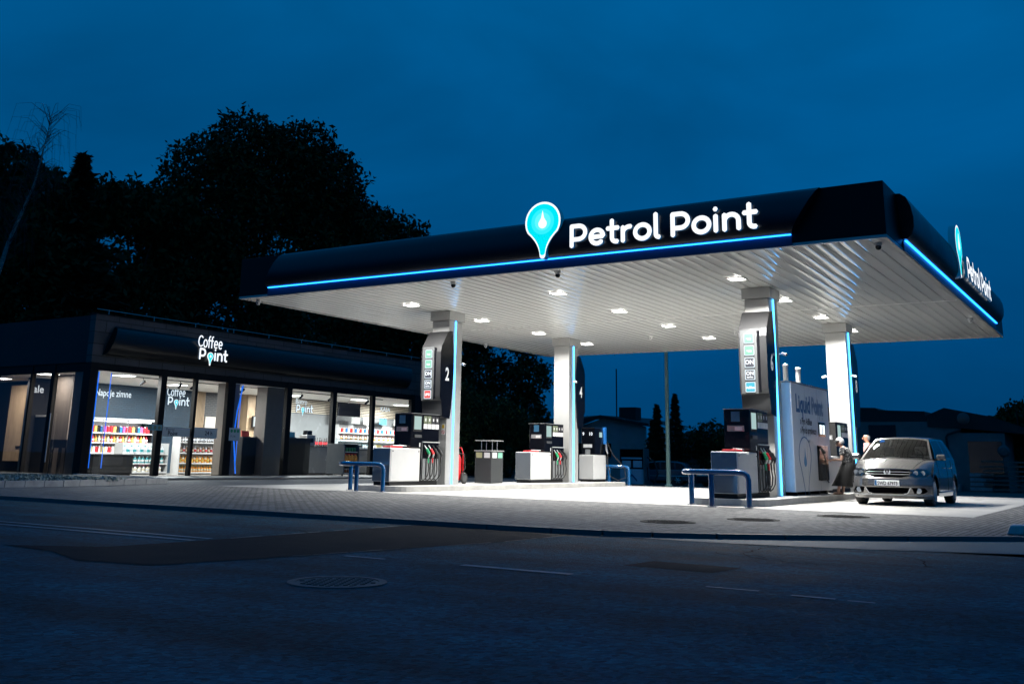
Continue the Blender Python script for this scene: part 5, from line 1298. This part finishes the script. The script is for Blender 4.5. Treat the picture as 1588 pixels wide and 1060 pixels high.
skin_mesh('blouse', [(*wsh(q[:3]), q[3]) for q in [(.10, 0, .76, (.20, .17)), (.09, 0, .94, (.185, .155)), (.04, 0, 1.12, (.19, .16)), (.0, 0, 1.215, (.11, .10)), (.02, .17, 1.175, .10), (-.01, .20, .99, .085), (.02, -.17, 1.175, .10), (.01, -.21, .99, .085)]], [(0, 1), (1, 2), (2, 3), (2, 4), (4, 5), (2, 6), (6, 7)], 0, BLOUSE, wm)
sk = MB(); vs = []; prof_s = [(.84, .150), (.75, .185), (.60, .20), (.40, .225), (.22, .26)]
for z, r in prof_s:
    for k in range(28):
        a = 2 * math.pi * k / 28; rr = r * (1 + (.05 if k % 2 else -.03) * (1.2 - z)); vs.append((.10 - .10 * (.84 - z) + rr * 1.12 * math.cos(a) * .92 + .14 * min(1, max(0, z - .1) / .6), rr * 1.12 * math.sin(a), z * .96))
sk.add(vs, [(i * 28 + k, i * 28 + (k + 1) % 28, (i + 1) * 28 + (k + 1) % 28, (i + 1) * 28 + k) for i in range(4) for k in range(28)]); sk.build('skirt', SKIRT, wm, local=True, smooth=True, ang=60)
for s_, (x, y) in (('L', (.02, .12)), ('R', (-.04, -.13))): MB().box(x - .13, y - .04, .002, x + .08, y + .04, .018).build('sandal', mat('tan_leather', (.35, .18, .09), .5), wm, local=True, bevel=.006)
# man: behind the car
mn = thing('person', 'balding white haired person in a pale pink shirt standing behind the silver car', 'person', (.10, 10.1, .06))
M_ = dict(pelvis=(0, 0, .93), waist=(0, 0, 1.06), chest=(-.01, 0, 1.28), neckb=(-.02, 0, 1.44), neck=(-.03, 0, 1.48), head1=(-.045, 0, 1.545), head2=(-.05, 0, 1.615), head3=(-.035, 0, 1.67), face=(-1, -.35, -.05),
          shL=(0, .19, 1.38), elL=(.02, .24, 1.10), wrL=(-.12, .22, .90), shR=(0, -.19, 1.38), elR=(.02, -.24, 1.10), wrR=(-.14, -.20, .92),
          hpL=(0, .10, .88), knL=(-.01, .11, .48), anL=(.02, .12, .09), footL=(-.13, .12, .022), hpR=(0, -.10, .88), knR=(.01, -.11, .48), anR=(.04, -.12, .09), footR=(-.11, -.13, .022))
human(mn, M_, SKIN2)
headbits(mn, (-.05, 0, 1.60), (-1, -.35, -.05), (0, 0, 1), HAIRW, SKIN2, True)
skin_mesh('shirt', [(0, 0, .95, (.165, .13)), (0, 0, 1.08, (.16, .125)), (-.01, 0, 1.28, (.175, .135)), (-.015, 0, 1.40, (.11, .09)), (0, .19, 1.375, .09), (.02, .24, 1.14, .07), (0, -.19, 1.375, .09), (.02, -.24, 1.14, .07)], [(0, 1), (1, 2), (2, 3), (2, 4), (4, 5), (2, 6), (6, 7)], 0, SHIRT, mn)
skin_mesh('trousers', [(0, 0, .93, (.16, .13)), (0, .10, .84, .11), (-.01, .11, .48, .082), (.02, .12, .12, .07), (0, -.10, .84, .11), (.01, -.11, .48, .082), (.04, -.12, .12, .07)], [(0, 1), (1, 2), (2, 3), (0, 4), (4, 5), (5, 6)], 0, DGREY, mn)
for x, y in ((-.03, .12), (-.01, -.125)): MB().box(x - .15, y - .045, .001, x + .09, y + .045, .06).build('shoe', MATTE, mn, local=True, bevel=.015)

# ================================================================ TREES
def leafmat(name, c):
    return mat(name, c, .75, var=.45, vs=.8, spec=.15)
LEAFD = leafmat('leaf_dark', (.022, .040, .012)); LEAFM = leafmat('leaf_mid', (.028, .048, .014)); NEED = leafmat('needles', (.014, .030, .012))
BARK = mat('bark', (.035, .03, .025), .9, bump=.6, bs=20); BIRCH = mat('birch_bark', (.17, .17, .16), .7, var=.6, vs=4, stretch=(1, 1, 3))
def leaves(C, R3, n, size, shell=.55, jagged=.25):
    """n small leaf faces spread through ellipsoid lobes (C centres, R3 radii)"""
    C = np.array(C, float); R3 = np.array(R3, float)
    wgt = R3[:, 0] * R3[:, 2]; wgt = wgt / wgt.sum(); k = rng.choice(len(C), n, p=wgt)
    d = rng.normal(size=(n, 3)); d /= np.linalg.norm(d, axis=1)[:, None]
    rad = shell + (1 - shell) * rng.random(n) ** .6
    # clumpy edge: radius modulated by direction
    ph = np.sin(d[:, 0] * 7 + k * 1.7) * np.cos(d[:, 1] * 6 + k) * np.sin(d[:, 2] * 8 + k * .6)
    clump = np.floor(rng.random(n) * 40) / 40
    rad = rad * (1 + jagged * ph)
    P = C[k] + d * rad[:, None] * R3[k]
    # gather leaves towards random twig points
    nt_ = max(40, n // 30); tw = P[rng.integers(0, n, nt_)]; near = rng.integers(0, nt_, n)
    # cheap nearest: choose best of 10 random twigs
    best = near.copy(); bd_ = np.linalg.norm(P - tw[near], axis=1)
    for _ in range(14):
        c_ = rng.integers(0, nt_, n); dd = np.linalg.norm(P - tw[c_], axis=1); ok = dd < bd_; best[ok] = c_[ok]; bd_[ok] = dd[ok]
    P = P + (tw[best] - P) * (0.35 * rng.random(n)[:, None]) * (bd_ < 3.0)[:, None]
    a = rng.normal(size=(n, 3)); a /= np.linalg.norm(a, axis=1)[:, None]
    b_ = np.cross(a, rng.normal(size=(n, 3))); b_ /= np.linalg.norm(b_, axis=1)[:, None]
    sz = size * (.6 + .8 * rng.random(n))[:, None]
    V = np.stack([P - a * sz, P + b_ * sz * .45, P + a * sz, P - b_ * sz * .45], 1).reshape(-1, 3)
    return V
def leafobj(name, V, m, parent):
    n = len(V) // 4; L = Vector(parent_loc(parent)) if parent else Vector()
    V = V - np.array(L)
    me = bpy.data.meshes.new(name); me.vertices.add(4 * n); me.vertices.foreach_set('co', V.astype(np.float32).ravel())
    me.loops.add(4 * n); me.loops.foreach_set('vertex_index', np.arange(4 * n, dtype=np.int32))
    me.polygons.add(n); me.polygons.foreach_set('loop_start', np.arange(0, 4 * n, 4, dtype=np.int32)); me.update(calc_edges=True)
    me.materials.append(m); o = bpy.data.objects.new(name, me); COL.objects.link(o); o.parent = parent; return o
def tree(name, label, base, lobes, n, size, m=LEAFD, trunk=.35, bark=BARK, group='broad trees behind the shop'):
    t = thing(name, label, 'tree', base, group)
    b = MB(); bz = Vector(base); top = max(l[2] for l in lobes)
    fork = bz + Vector((0, 0, (top - bz.z) * .35))
    b.tube([bz, bz.lerp(fork, .5) + Vector((.1, .1, 0)), fork], [trunk, trunk * .8, trunk * .65], 9)
    for l in lobes:
        c = Vector(l[:3]); mid = fork.lerp(c, .5) + Vector((0, random.uniform(-.5, .5), .4))
        b.tube([fork, mid, c, c + (c - mid).normalized() * l[3] * .6], [trunk * .5, trunk * .3, trunk * .14, .03], 6)
        for _ in range(5):
            q = Vector(rng.normal(size=3)).normalized(); b.tube([mid.lerp(c, .6), c + q * l[3] * .5, c + q * l[3] * .92], [trunk * .16, .05, .015], 4)
    b.build('trunk', bark, t, smooth=True)
    leafobj('crown', leaves([l[:3] for l in lobes], [(l[3], l[3], l[3] * (l[4] if len(l) > 4 else .85)) for l in lobes], n, size), m, t)
    return t
X = -46
tree('broadleaf_tree', 'tallest dark round crowned tree behind the middle of the shop', (X, 32, -.5),
     [(X, 27.3, 17.5, 4.2), (X - 1, 25.5, 13.5, 4.0), (X, 31, 20.6, 4.3), (X, 35.3, 20.3, 4.6), (X - 1, 33, 15.5, 5.5), (X + 1, 38.2, 17.0, 3.8), (X, 28.5, 11, 4.8), (X, 36.5, 11.5, 4.8), (X, 32.5, 8, 5.2), (X, 25.4, 19.4, 3.3), (X, 28.6, 22.4, 3.0), (X + 1, 33.5, 23.4, 2.6), (X, 37.0, 22.2, 3.0), (X, 39.6, 19.6, 2.6), (X, 40, 13.5, 3.6)], 60000, .22)
tree('broadleaf_tree', 'lower spreading tree just above the left end of the canopy', (X, 45, -.5),
     [(X, 42, 18.3, 3.3), (X, 45.2, 18.4, 3.4), (X, 48.6, 17.4, 3.2), (X, 51.5, 15.6, 2.6), (X, 47, 14, 4), (X, 43, 11.5, 4), (X, 47.5, 10.5, 4), (X, 51, 12.5, 2.6), (X, 45, 6.5, 4.4), (X, 50, 6.5, 3.6)], 30000, .24)
tree('broadleaf_tree', 'dark tree between the spire conifer and the tallest tree', (X, 20.5, -.5),
     [(X, 19.3, 15.6, 2.4), (X, 21.8, 15.8, 2.6), (X, 24.0, 14.6, 2.8), (X, 23.4, 11.5, 3), (X, 18.3, 11, 2.6), (X, 20.5, 9, 3.6), (X, 23.5, 7, 3.6), (X, 18, 6, 3.5), (X, 21, 4, 3.5)], 24000, .24)
tree('broadleaf_tree', 'dark tree right of the birch beneath the spire conifer', (X, 15, -.5),
     [(X, 17.4, 15.4, 2.2), (X, 13.2, 15.2, 2.2), (X, 15.2, 14.0, 2.0), (X, 12.8, 12.6, 2.4), (X, 14.2, 11.5, 2.8), (X, 17, 9.5, 2.6), (X, 14, 7.5, 3.5), (X, 16.5, 5, 3.2)], 18000, .24)
tree('broadleaf_tree', 'dark leafy tree at the far left edge behind the birch', (X - 2, 10, -.5),
     [(X - 2, 8.6, 16.2, 2.8), (X - 2, 12.0, 16.6, 2.3), (X - 2, 14.2, 13.4, 2.4), (X - 2, 8, 11, 3.2), (X - 2, 11.5, 10.6, 3.2), (X - 2, 10, 6.5, 4), (X - 2, 6, 7, 3.5), (X - 2, 13, 6, 3.2)], 24000, .24)
def conifer(label, base, h, r, n, size, name='conifer', group='dark conifers'):
    t = thing(name, label, 'conifer', base, group); bz = Vector(base)
    MB().tube([bz, bz + Vector((0, 0, h))], [r * .12, .02], 7).build('trunk', BARK, t)
    u = rng.random(n) ** .75; ang = rng.random(n) * 6.283; tier = np.abs(((u * 13) % 1) - .5) * 2
    rr = r * u ** .85 * (.45 + .55 * tier) * (.35 + .65 * rng.random(n)) * (1 + .38 * np.sin(ang * 2 + u * 17) + .2 * np.sin(ang * 5 - u * 31)) + .06
    P = np.stack([bz.x + rr * np.cos(ang), bz.y + rr * np.sin(ang), bz.z + h * (1 - u * .94) - rr * .25], 1)
    a = np.stack([np.cos(ang), np.sin(ang), -.35 + .5 * rng.random(n)], 1) + rng.normal(size=(n, 3)) * .35; a /= np.linalg.norm(a, axis=1)[:, None]
    b_ = np.cross(a, rng.normal(size=(n, 3))); b_ /= np.linalg.norm(b_, axis=1)[:, None]; sz = size * (.6 + .8 * rng.random(n))[:, None]
    leafobj('crown', np.stack([P - a * sz, P + b_ * sz * .3, P + a * sz, P - b_ * sz * .3], 1).reshape(-1, 3), NEED, t)
conifer('slender dark conifer with a pointed top between birch and broad trees', (X + 1, 15.2, -.5), 18.6, 5.4, 16000, .34)
# birch
t = thing('birch_tree', 'pale trunked birch with bare drooping twigs at the far left', 'birch', (-40, 7.5, -.3))
bp = [(-40, 6.9, -.3), (-40, 7.2, 5), (-40, 7.7, 8), (-40, 8.3, 11), (-40, 9.2, 14), (-40, 9.6, 17.0)]
b = MB(); b.tube(bp, [.17, .15, .13, .10, .06, .02], 8); b.tube([bp[2], (-40, 7.4, 10), (-40, 7.0, 12.5)], [.11, .07, .02], 6); b.build('trunk', BIRCH, t, smooth=True)
b = MB()
for i in range(240):
    q = random.choice(bp[3:] + [(-40, 7.0, 12.5), (-40, 8.8, 12.5), (-40, 9.3, 15)]); a = random.uniform(0, 6.28); L_ = random.uniform(.6, 2.0)
    p0 = Vector(q) + Vector((0, 0, random.uniform(-1, 1.0))); p1 = p0 + Vector((math.cos(a) * L_ * .5, math.sin(a) * L_ * .55, L_ * random.uniform(.3, .8))); p2 = p1 + Vector((math.cos(a) * L_ * .35, math.sin(a) * L_ * .4, -.1)); p3 = p2 + Vector((math.cos(a) * .15, math.sin(a) * .2, -random.uniform(.4, 1.6)))
    b.tube([p0, p1, p2, p3], [.016, .010, .007, .004], 3)
b.build('twigs', mat('birch_twig', (.03, .026, .028), .9), t)
# trees behind the forecourt, seen between the columns
tree('broadleaf_tree', 'dark tree behind column 2 right of the shop end', (-45, 50, -.5), [(-46.5, 50, 12, 2.8), (-42.5, 50, 11, 3.2), (-44, 50, 7.2, 3.2), (-43, 50, 3.5, 3.6), (-47.5, 50, 4.5, 3.2), (-46, 50, 1.5, 3)], 17000, .22, LEAFM, group='dark trees beyond the forecourt')
tree('bush', 'tall dark shrub growing against the right end of the shop', (-23.4, 25.5, -.1), [(-23.5, 23.6, 2.4, 1.3), (-23.5, 25.6, 3.3, 1.5), (-23.4, 27.6, 3.0, 1.5), (-23.4, 24.4, 1.2, 1.3), (-23.4, 26.8, 1.0, 1.4), (-23.4, 29.2, 2.6, 1.4), (-23.6, 23.4, 4.2, 1.1), (-23.4, 30.5, 1.4, 1.4)], 15000, .11, LEAFM, .12, group='far garden bushes')
tree('broadleaf_tree', 'dark tree above the recycling bin and the dispenser at column 4', (-39.5, 51, -.5), [(-40.6, 51, 11.5, 2.4), (-39.6, 51, 7.6, 2.5), (-41, 51, 4.2, 2.7), (-38.8, 51, 2.0, 3.0), (-41.5, 51, 1.2, 2.6)], 13000, .22, LEAFM, group='dark trees beyond the forecourt')
tree('broadleaf_tree', 'dark tree seen directly left of column 4', (-36, 51, -.5), [(-35.9, 51, 11, 2.3), (-35.4, 51, 7.4, 1.9), (-36.2, 51, 4.4, 2.4), (-35.2, 51, 1.5, 2.0), (-37, 51, 1.2, 2.4)], 11000, .20, LEAFM, group='dark trees beyond the forecourt')
conifer('taller of two garden conifers beside the street lamp, on its right', (-20.75, 46, -.5), 6.0, 1.15, 6000, .13)
conifer('shorter garden conifer right behind the street lamp pole', (-22.1, 46, -.5), 5.3, 1.15, 6000, .13)
conifer('low dark garden conifer just left of the street lamp pole', (-22.9, 47, -.5), 4.3, 0.9, 4000, .13)
tree('bush', 'low round bush right of the garden conifers', (-19.5, 50, -.5), [(-19.8, 50, 2.6, 1.5), (-18.2, 50, 2.3, 1.5), (-19, 50, 1.2, 1.8), (-21, 50, 2.1, 1.3)], 5000, .14, LEAFM, .12, group='far garden bushes')
tree('bush', 'dark bush behind the far house roof beside dispenser 6', (-15.8, 54, -.5), [(-15.6, 54, 2.6, 1.8), (-17.3, 54, 2.8, 1.4), (-14, 54, 2.8, 1.6)], 4500, .15, LEAFM, .12, group='far garden bushes')
tree('broadleaf_tree', 'dark tree at the right edge behind the shed', (.8, 56, -.5), [(-.5, 56, 4.0, 1.6), (1.5, 57, 3.7, 2.0), (3.5, 56, 3.6, 2.2), (0, 56, 2, 2.4), (3, 57, 1.4, 2.4), (-1.6, 57, 3.3, 1.5)], 14000, .18, LEAFM, group='far garden bushes')

# ================================================================ BACKGROUND BUILDINGS
PL1 = mat('far_plaster', (.24, .30, .30), .85, var=.2, vs=1); PL2 = mat('far_plaster_dark', (.11, .15, .15), .85, var=.25, vs=1); RF = mat('far_roof', (.022, .022, .024), .9, var=.3, vs=2)
DW = mat('dark_window', (.008, .010, .013), .15)
h = thing('far_house', 'low pale gabled house with chimney beyond the left pump island', 'house', (-31, 52, -.5))
b = MB(); b.box(-38, 50, -.5, -24.8, 58, 2.3); b.prism([(-34.4, 2.3), (-24.8, 2.3), (-24.8, 3.4), (-26.6, 4.0), (-28, 4.1)], FY(0, 50, 0), -.2, 0); b.build('wall', PL1, h)
b = MB(); b.add([(-42, 49.6, 2.2), (-33.6, 49.6, 2.35), (-28.3, 49.6, 4.25), (-24.3, 49.6, 3.6), (-24.3, 59, 3.6), (-28.3, 59, 4.4), (-42, 59, 4.25), (-42, 49.6, 2.3)], [(0, 1, 2, 6), (2, 3, 4, 5), (2, 5, 6)])
b.add([(-42, 49.55, 2.15), (-33.6, 49.55, 2.15), (-28.3, 49.55, 4.05), (-24.3, 49.55, 3.4), (-24.3, 49.55, 3.62), (-28.3, 49.55, 4.27), (-33.6, 49.55, 2.37), (-42, 49.55, 3.9)], [(0, 1, 6, 7), (1, 2, 5, 6), (2, 3, 4, 5)])
rf = b.build('roof', RF, h); bx('chimney', RF, rf, -27.9, 52, 4.0, -26.5, 53, 4.95)
MB().tube([(-28.1, 52, 4.2), (-28.1, 52, 7.9)], .05, 6).build('mast', MATTE, h)
for x0, x1, z0, z1 in ((-31.8, -29.4, .9, 2.2), (-28.6, -27.6, 1.2, 2.2)):
    q = bx('window', DW, h, x0, 49.96, z0, x1, 49.995, z1); bx('frame', PL2, q, x0, 49.93, z0 - .08, x1, 49.955, z0)
h = thing('far_house', 'dark low roofed house seen left of dispenser 6', 'house', (-18, 56, -.5))
bx('wall', PL2, h, -23.4, 52, -.5, -14, 60, 1.9); b = MB(); b.add([(-24, 51.5, 1.8), (-13.4, 51.5, 1.8), (-13.4, 56, 3.3), (-24, 56, 3.3), (-24, 60.5, 1.8), (-13.4, 60.5, 1.8)], [(0, 1, 2, 3), (3, 2, 5, 4), (0, 3, 4), (1, 5, 2)]); b.build('roof', RF, h)
for x in (-21, -18.6, -16.8): bx('window', DW, h, x, 51.96, .5, x + 1.0, 51.99, 1.4)
h = thing('far_house', 'long flat roofed pale building behind the silver car', 'house', (-7, 54, -.5))
b = MB(); b.box(-14, 50, -.5, -3.4, 60, 3.7).box(-3.4, 50.02, -.5, -.9, 60, 3.0); b.build('wall', PL2, h)
b = MB(); b.prism([(-14, 3.7), (-14, 4.75), (-8.4, 4.6), (-8.2, 4.45), (-5.4, 4.35), (-5.3, 3.7)], FY(0, 50, 0), -9, .0); b.prism([(-5.25, 3.4), (-5.25, 4.1), (-4.2, 4.55), (-1.6, 4.0), (.6, 3.2), (.6, 2.9), (-3.4, 3.3)], FY(0, 49.9, 0), -9, .0); b.build('roof', RF, h)
for x0, x1, z0, z1 in ((-8.9, -7.2, 2.4, 3.5), (-10.5, -10.0, 2.6, 3.5)): bx('window', DW, h, x0, 49.95, z0, x1, 49.99, z1)
bx('gate_opening', DW, h, -3.0, 49.95, .6, -1.1, 50.01, 2.5)
b = MB(); b.tube([(-3.3, 49.9, 3.2), (-4.1, 49.8, 2.9), (-4.2, 49.8, 2.7), (-4.0, 49.8, .3)], .07, 6); b.build('downpipe', RF, h)
def dish(x, y, z, r, label):
    t = thing('satellite_dish', label, 'satellite dish', (x, y, z)); MB().lathe([(r, .1), (r * .7, .0), (.001, -.03), (.001, -.06), (r * .7, -.03), (r + .01, .09)], (x, y, z), 20, 'y').build('dish', mat('dish_grey', (.06, .075, .08), .8), t, smooth=True); MB().tube([(x, y + .05, z), (x, y + .5, z - .1)], .03, 5).build('bracket', RF, t)
dish(-3.05, 49.3, 3.85, .36, 'pale round satellite dish on the roof edge of the far building'); dish(-.95, 49.3, 1.9, .34, 'pale satellite dish beside the dark opening of the far building')
MB_ = MB().tube([(-.3, 52, 3.0), (-.3, 52, 4.6)], .035, 5).tube([(-.55, 52, 4.2), (-.05, 52, 4.2)], .02, 4); tag(MB_.build('roof_aerial', MATTE), 'thin aerial above the roof near the right edge', 'aerial')
# piles by the wall
CRT = mat('crate_teal', (.16, .24, .26), .7, var=.3, vs=4); TIM = mat('weathered_timber', (.11, .10, .09), .9, var=.4, vs=5)
for i in range(4):
    t = thing('block_pallet', 'pale wrapped block pallet, level %s of the stack behind the silver car' % ('one', 'two', 'three', 'four')[i], 'crate', (-2.3, 50, -.5 + i * .27), 'pale wrapped pallets in a stack')
    z = -.5 + i * .272; w_ = random.uniform(-.04, .04); bx('load', CRT, t, -2.95 + w_, 49.2, z + .06, -1.70 + w_, 50.0, z + .262, bevel=.02); bx('base', TIM, t, -2.95, 49.2, z, -1.70, 50.0, z + .059)
for i in range(7):
    t = thing('timber_board', 'long dark board in the timber pile at the right edge, layer %s from the ground' % ('one', 'two', 'three', 'four', 'five', 'six', 'seven')[i], 'board', (0, 51, .2 * i), 'boards in the timber pile')
    MB().obox((-.3 + random.uniform(-.4, .4), 49.2, -.35 + i * .27), (3.6, .5, .09), rz=random.uniform(-.08, .08), ry=random.uniform(-.03, .03)).build('plank', TIM, t); MB().obox((-.3, 49.3, -.46 + i * .27), (.12, .5, .12)).build('spacer', TIM, t)
t = thing('storage_tub', 'small pale tub standing left of the pallet stack', 'tub', (-3.9, 49, -.5)); MB().lathe([(.22, 0), (.32, .42), (.29, .42), (.2, .05), (.001, .04)], (-3.75, 49.5, -.5), 14).build('body', CRT, t, smooth=True); MB().tube([(-4.07, 49.5, -.1), (-3.43, 49.5, -.1)], .015, 5).build('handle', TIM, t)

# lamp post
POST = mat('lamp_post_green', (.10, .19, .19), .5, metal=.3)
t = thing('street_lamp', 'tall plain green lamp pole beyond the forecourt', 'street lamp', (-10.3, 20.3, -.2)); MB().tube([(-10.3, 20.3, -.3), (-10.3, 20.3, 9.5)], [.095, .06], 12).build('pole', POST, t, smooth=True); MB().lathe([(.16, 0), (.16, .25), (.1, .3)], (-10.3, 20.3, -.28), 12).build('base', POST, t)
MB().tube([(-10.3, 20.3, 9.45), (-10.0, 20.0, 9.7), (-9.3, 19.3, 9.8)], [.05, .05, .09], 8).build('lamp_head', POST, t)

# far parked cars
def farcar(label, loc, rz, col, estate=True):
    t = thing('parked_car', label, 'car', loc, 'parked cars beyond the forecourt', rz=rz); pm = mat('far_paint_%d' % int(loc[0]), col, .3, metal=.3, coat=.8)
    L_ = 4.4; low = [(-2.2, .30), (-2.22, .62), (-1.9, .80), (-1.1, .90), (2.0, .95), (2.2, .80), (2.22, .35), (2.1, .25), (-2.1, .22)]
    fr = F((0, 0, 0), (1, 0, 0), (0, 0, 1), (0, -1, 0))
    MB().prism(low, fr, -.84, .84).build('body', pm, t, local=True, bevel=.06)
    cab = [(-1.15, .90), (-.45, 1.38), (.2, 1.45), (1.3, 1.43), (1.75, 1.32), (2.08, .95)]
    MB().prism(cab, fr, -.72, .72).build('roof', pm, t, local=True, bevel=.05)
    for sg in (-1, 1):
        for wnd in ([(-.95, .95), (-.40, 1.33), (.22, 1.38), (.22, .95)], [(.30, .95), (.30, 1.38), (1.15, 1.37), (1.15, .95)], [(1.22, .95), (1.22, 1.36), (1.60, 1.28), (1.85, .97)]):
            MB().prism(wnd, fr, sg * .735 - .02, sg * .735 + .005).build('window', DW, t, local=True)
        for x in (-1.38, 1.36):
            wo = MB().lathe([(.18, -.09), (.29, -.09), (.31, -.07), (.31, .07), (.29, .09), (.18, .09)], (x, sg * .76, .31), 20, 'y').build('wheel', RUBBER, t, local=True)
            hb = MB(); hb.lathe([(.001, -.11), (.05, -.11), (.05, .11), (.001, .11)], (x, sg * .765, .31), 10, 'y')
            for k in range(6): a = k * 1.047; hb.tube([(x, sg * .875, .31), (x + .2 * math.cos(a), sg * .875, .31 + .2 * math.sin(a))], .028, 5)
            hb.build('rim', CHROME, wo, local=True)
    bx('tail_light', REDP, t, 2.19, -.8, .65, 2.235, -.6, .90, local=True); bx('headlight', LAMPG, t, -2.23, -.8, .58, -2.18, -.5, .72, local=True)
    MB().tube([(-2.1, -.85, .55), (2.1, -.85, .55)], .018, 5).build('side_trim', CHROME, t, local=True)
farcar('dark blue estate car parked beyond the lamp pole', (-20.1, 41.6, -.48), R(12), (.03, .07, .10))
farcar('dark car half hidden behind the crash hoop of dispenser 6', (-15.6, 42.0, -.5), R(75), (.02, .03, .04))
# old lpg dispenser
t = thing('gas_dispenser', 'older blue and white dispenser with coiled hose beyond the left island', 'fuel dispenser', (-22.4, 42.6, -.5))
WB = mat('dispenser_bluewhite', (.45, .60, .68), .5)
bx('lower_case', WB, t, -23.2, 42.5, -.45, -21.6, 43.1, .45); bx('upper_case', BLACK, t, -23.2, 42.5, .45, -21.6, 43.1, 1.65); bx('side_frame', STEEL, t, -21.6, 42.45, -.5, -21.5, 43.1, 1.7)
for i in range(2): bx('display', WB, t, -23.05 + i * .75, 42.47, .55, -22.45 + i * .75, 42.499, .95)
bx('top_sign', WB, t, -23.1, 42.47, 1.05, -21.7, 42.499, 1.15)
MB().prism([(0, 0), (.35, .35), (.7, 0), (.7, .12), (.35, .47), (0, .12)], FY(-22.75, 42.499, -.3), .01, .02).build('chevron', BLUEP, t)
MB().tube([(-21.4, 42.6, 1.2), (-20.9, 42.6, .9), (-20.7, 42.6, .2), (-21.0, 42.6, -.4), (-21.35, 42.6, -.2), (-21.4, 42.6, .6)], .05, 7).build('hose', RUBBER, t, smooth=True)
t.location = (-22.4 + 1.64, 39.1, -.5)
tag(hoop(-22.9, 38.2, 'blue tubular crash hoop in front of the older far dispenser'), None)
# concrete kerb stone at the right edge
tag(MB().prism([(0, 0), (.06, .13), (1.5, .16), (1.5, 0)], FY(5.02, -3.85, .002), -.30, 0).build('kerb_stone', mat('pale_stone', (.40, .42, .42), .6, var=.3, vs=6, bump=.3, bs=30), bevel=.02), 'pale concrete kerb stone on the paving at the right edge', 'kerb stone')
# ground cover on the raised bed
n = 5200
P = np.stack([-17.3 - rng.random(n) ** 1.3 * 5, -6.6 + rng.random(n) * 6.0, .13 + rng.random(n) * .08], 1); keep = P[:, 1] < -1.6 + rng.random(n) * .8; P = P[keep]; n = len(P)
a = rng.normal(size=(n, 3)); a /= np.linalg.norm(a, axis=1)[:, None]; b_ = np.cross(a, rng.normal(size=(n, 3))); b_ /= np.linalg.norm(b_, axis=1)[:, None]
o = leafobj('ground_cover', np.stack([P - a * .045, P + b_ * .03, P + a * .045, P - b_ * .03], 1).reshape(-1, 3), mat('pale_leaf', (.20, .25, .22), .6), None)
tag(o, 'low pale leafy ground cover on the raised bed before the shop corner', 'ground cover', kind='stuff')
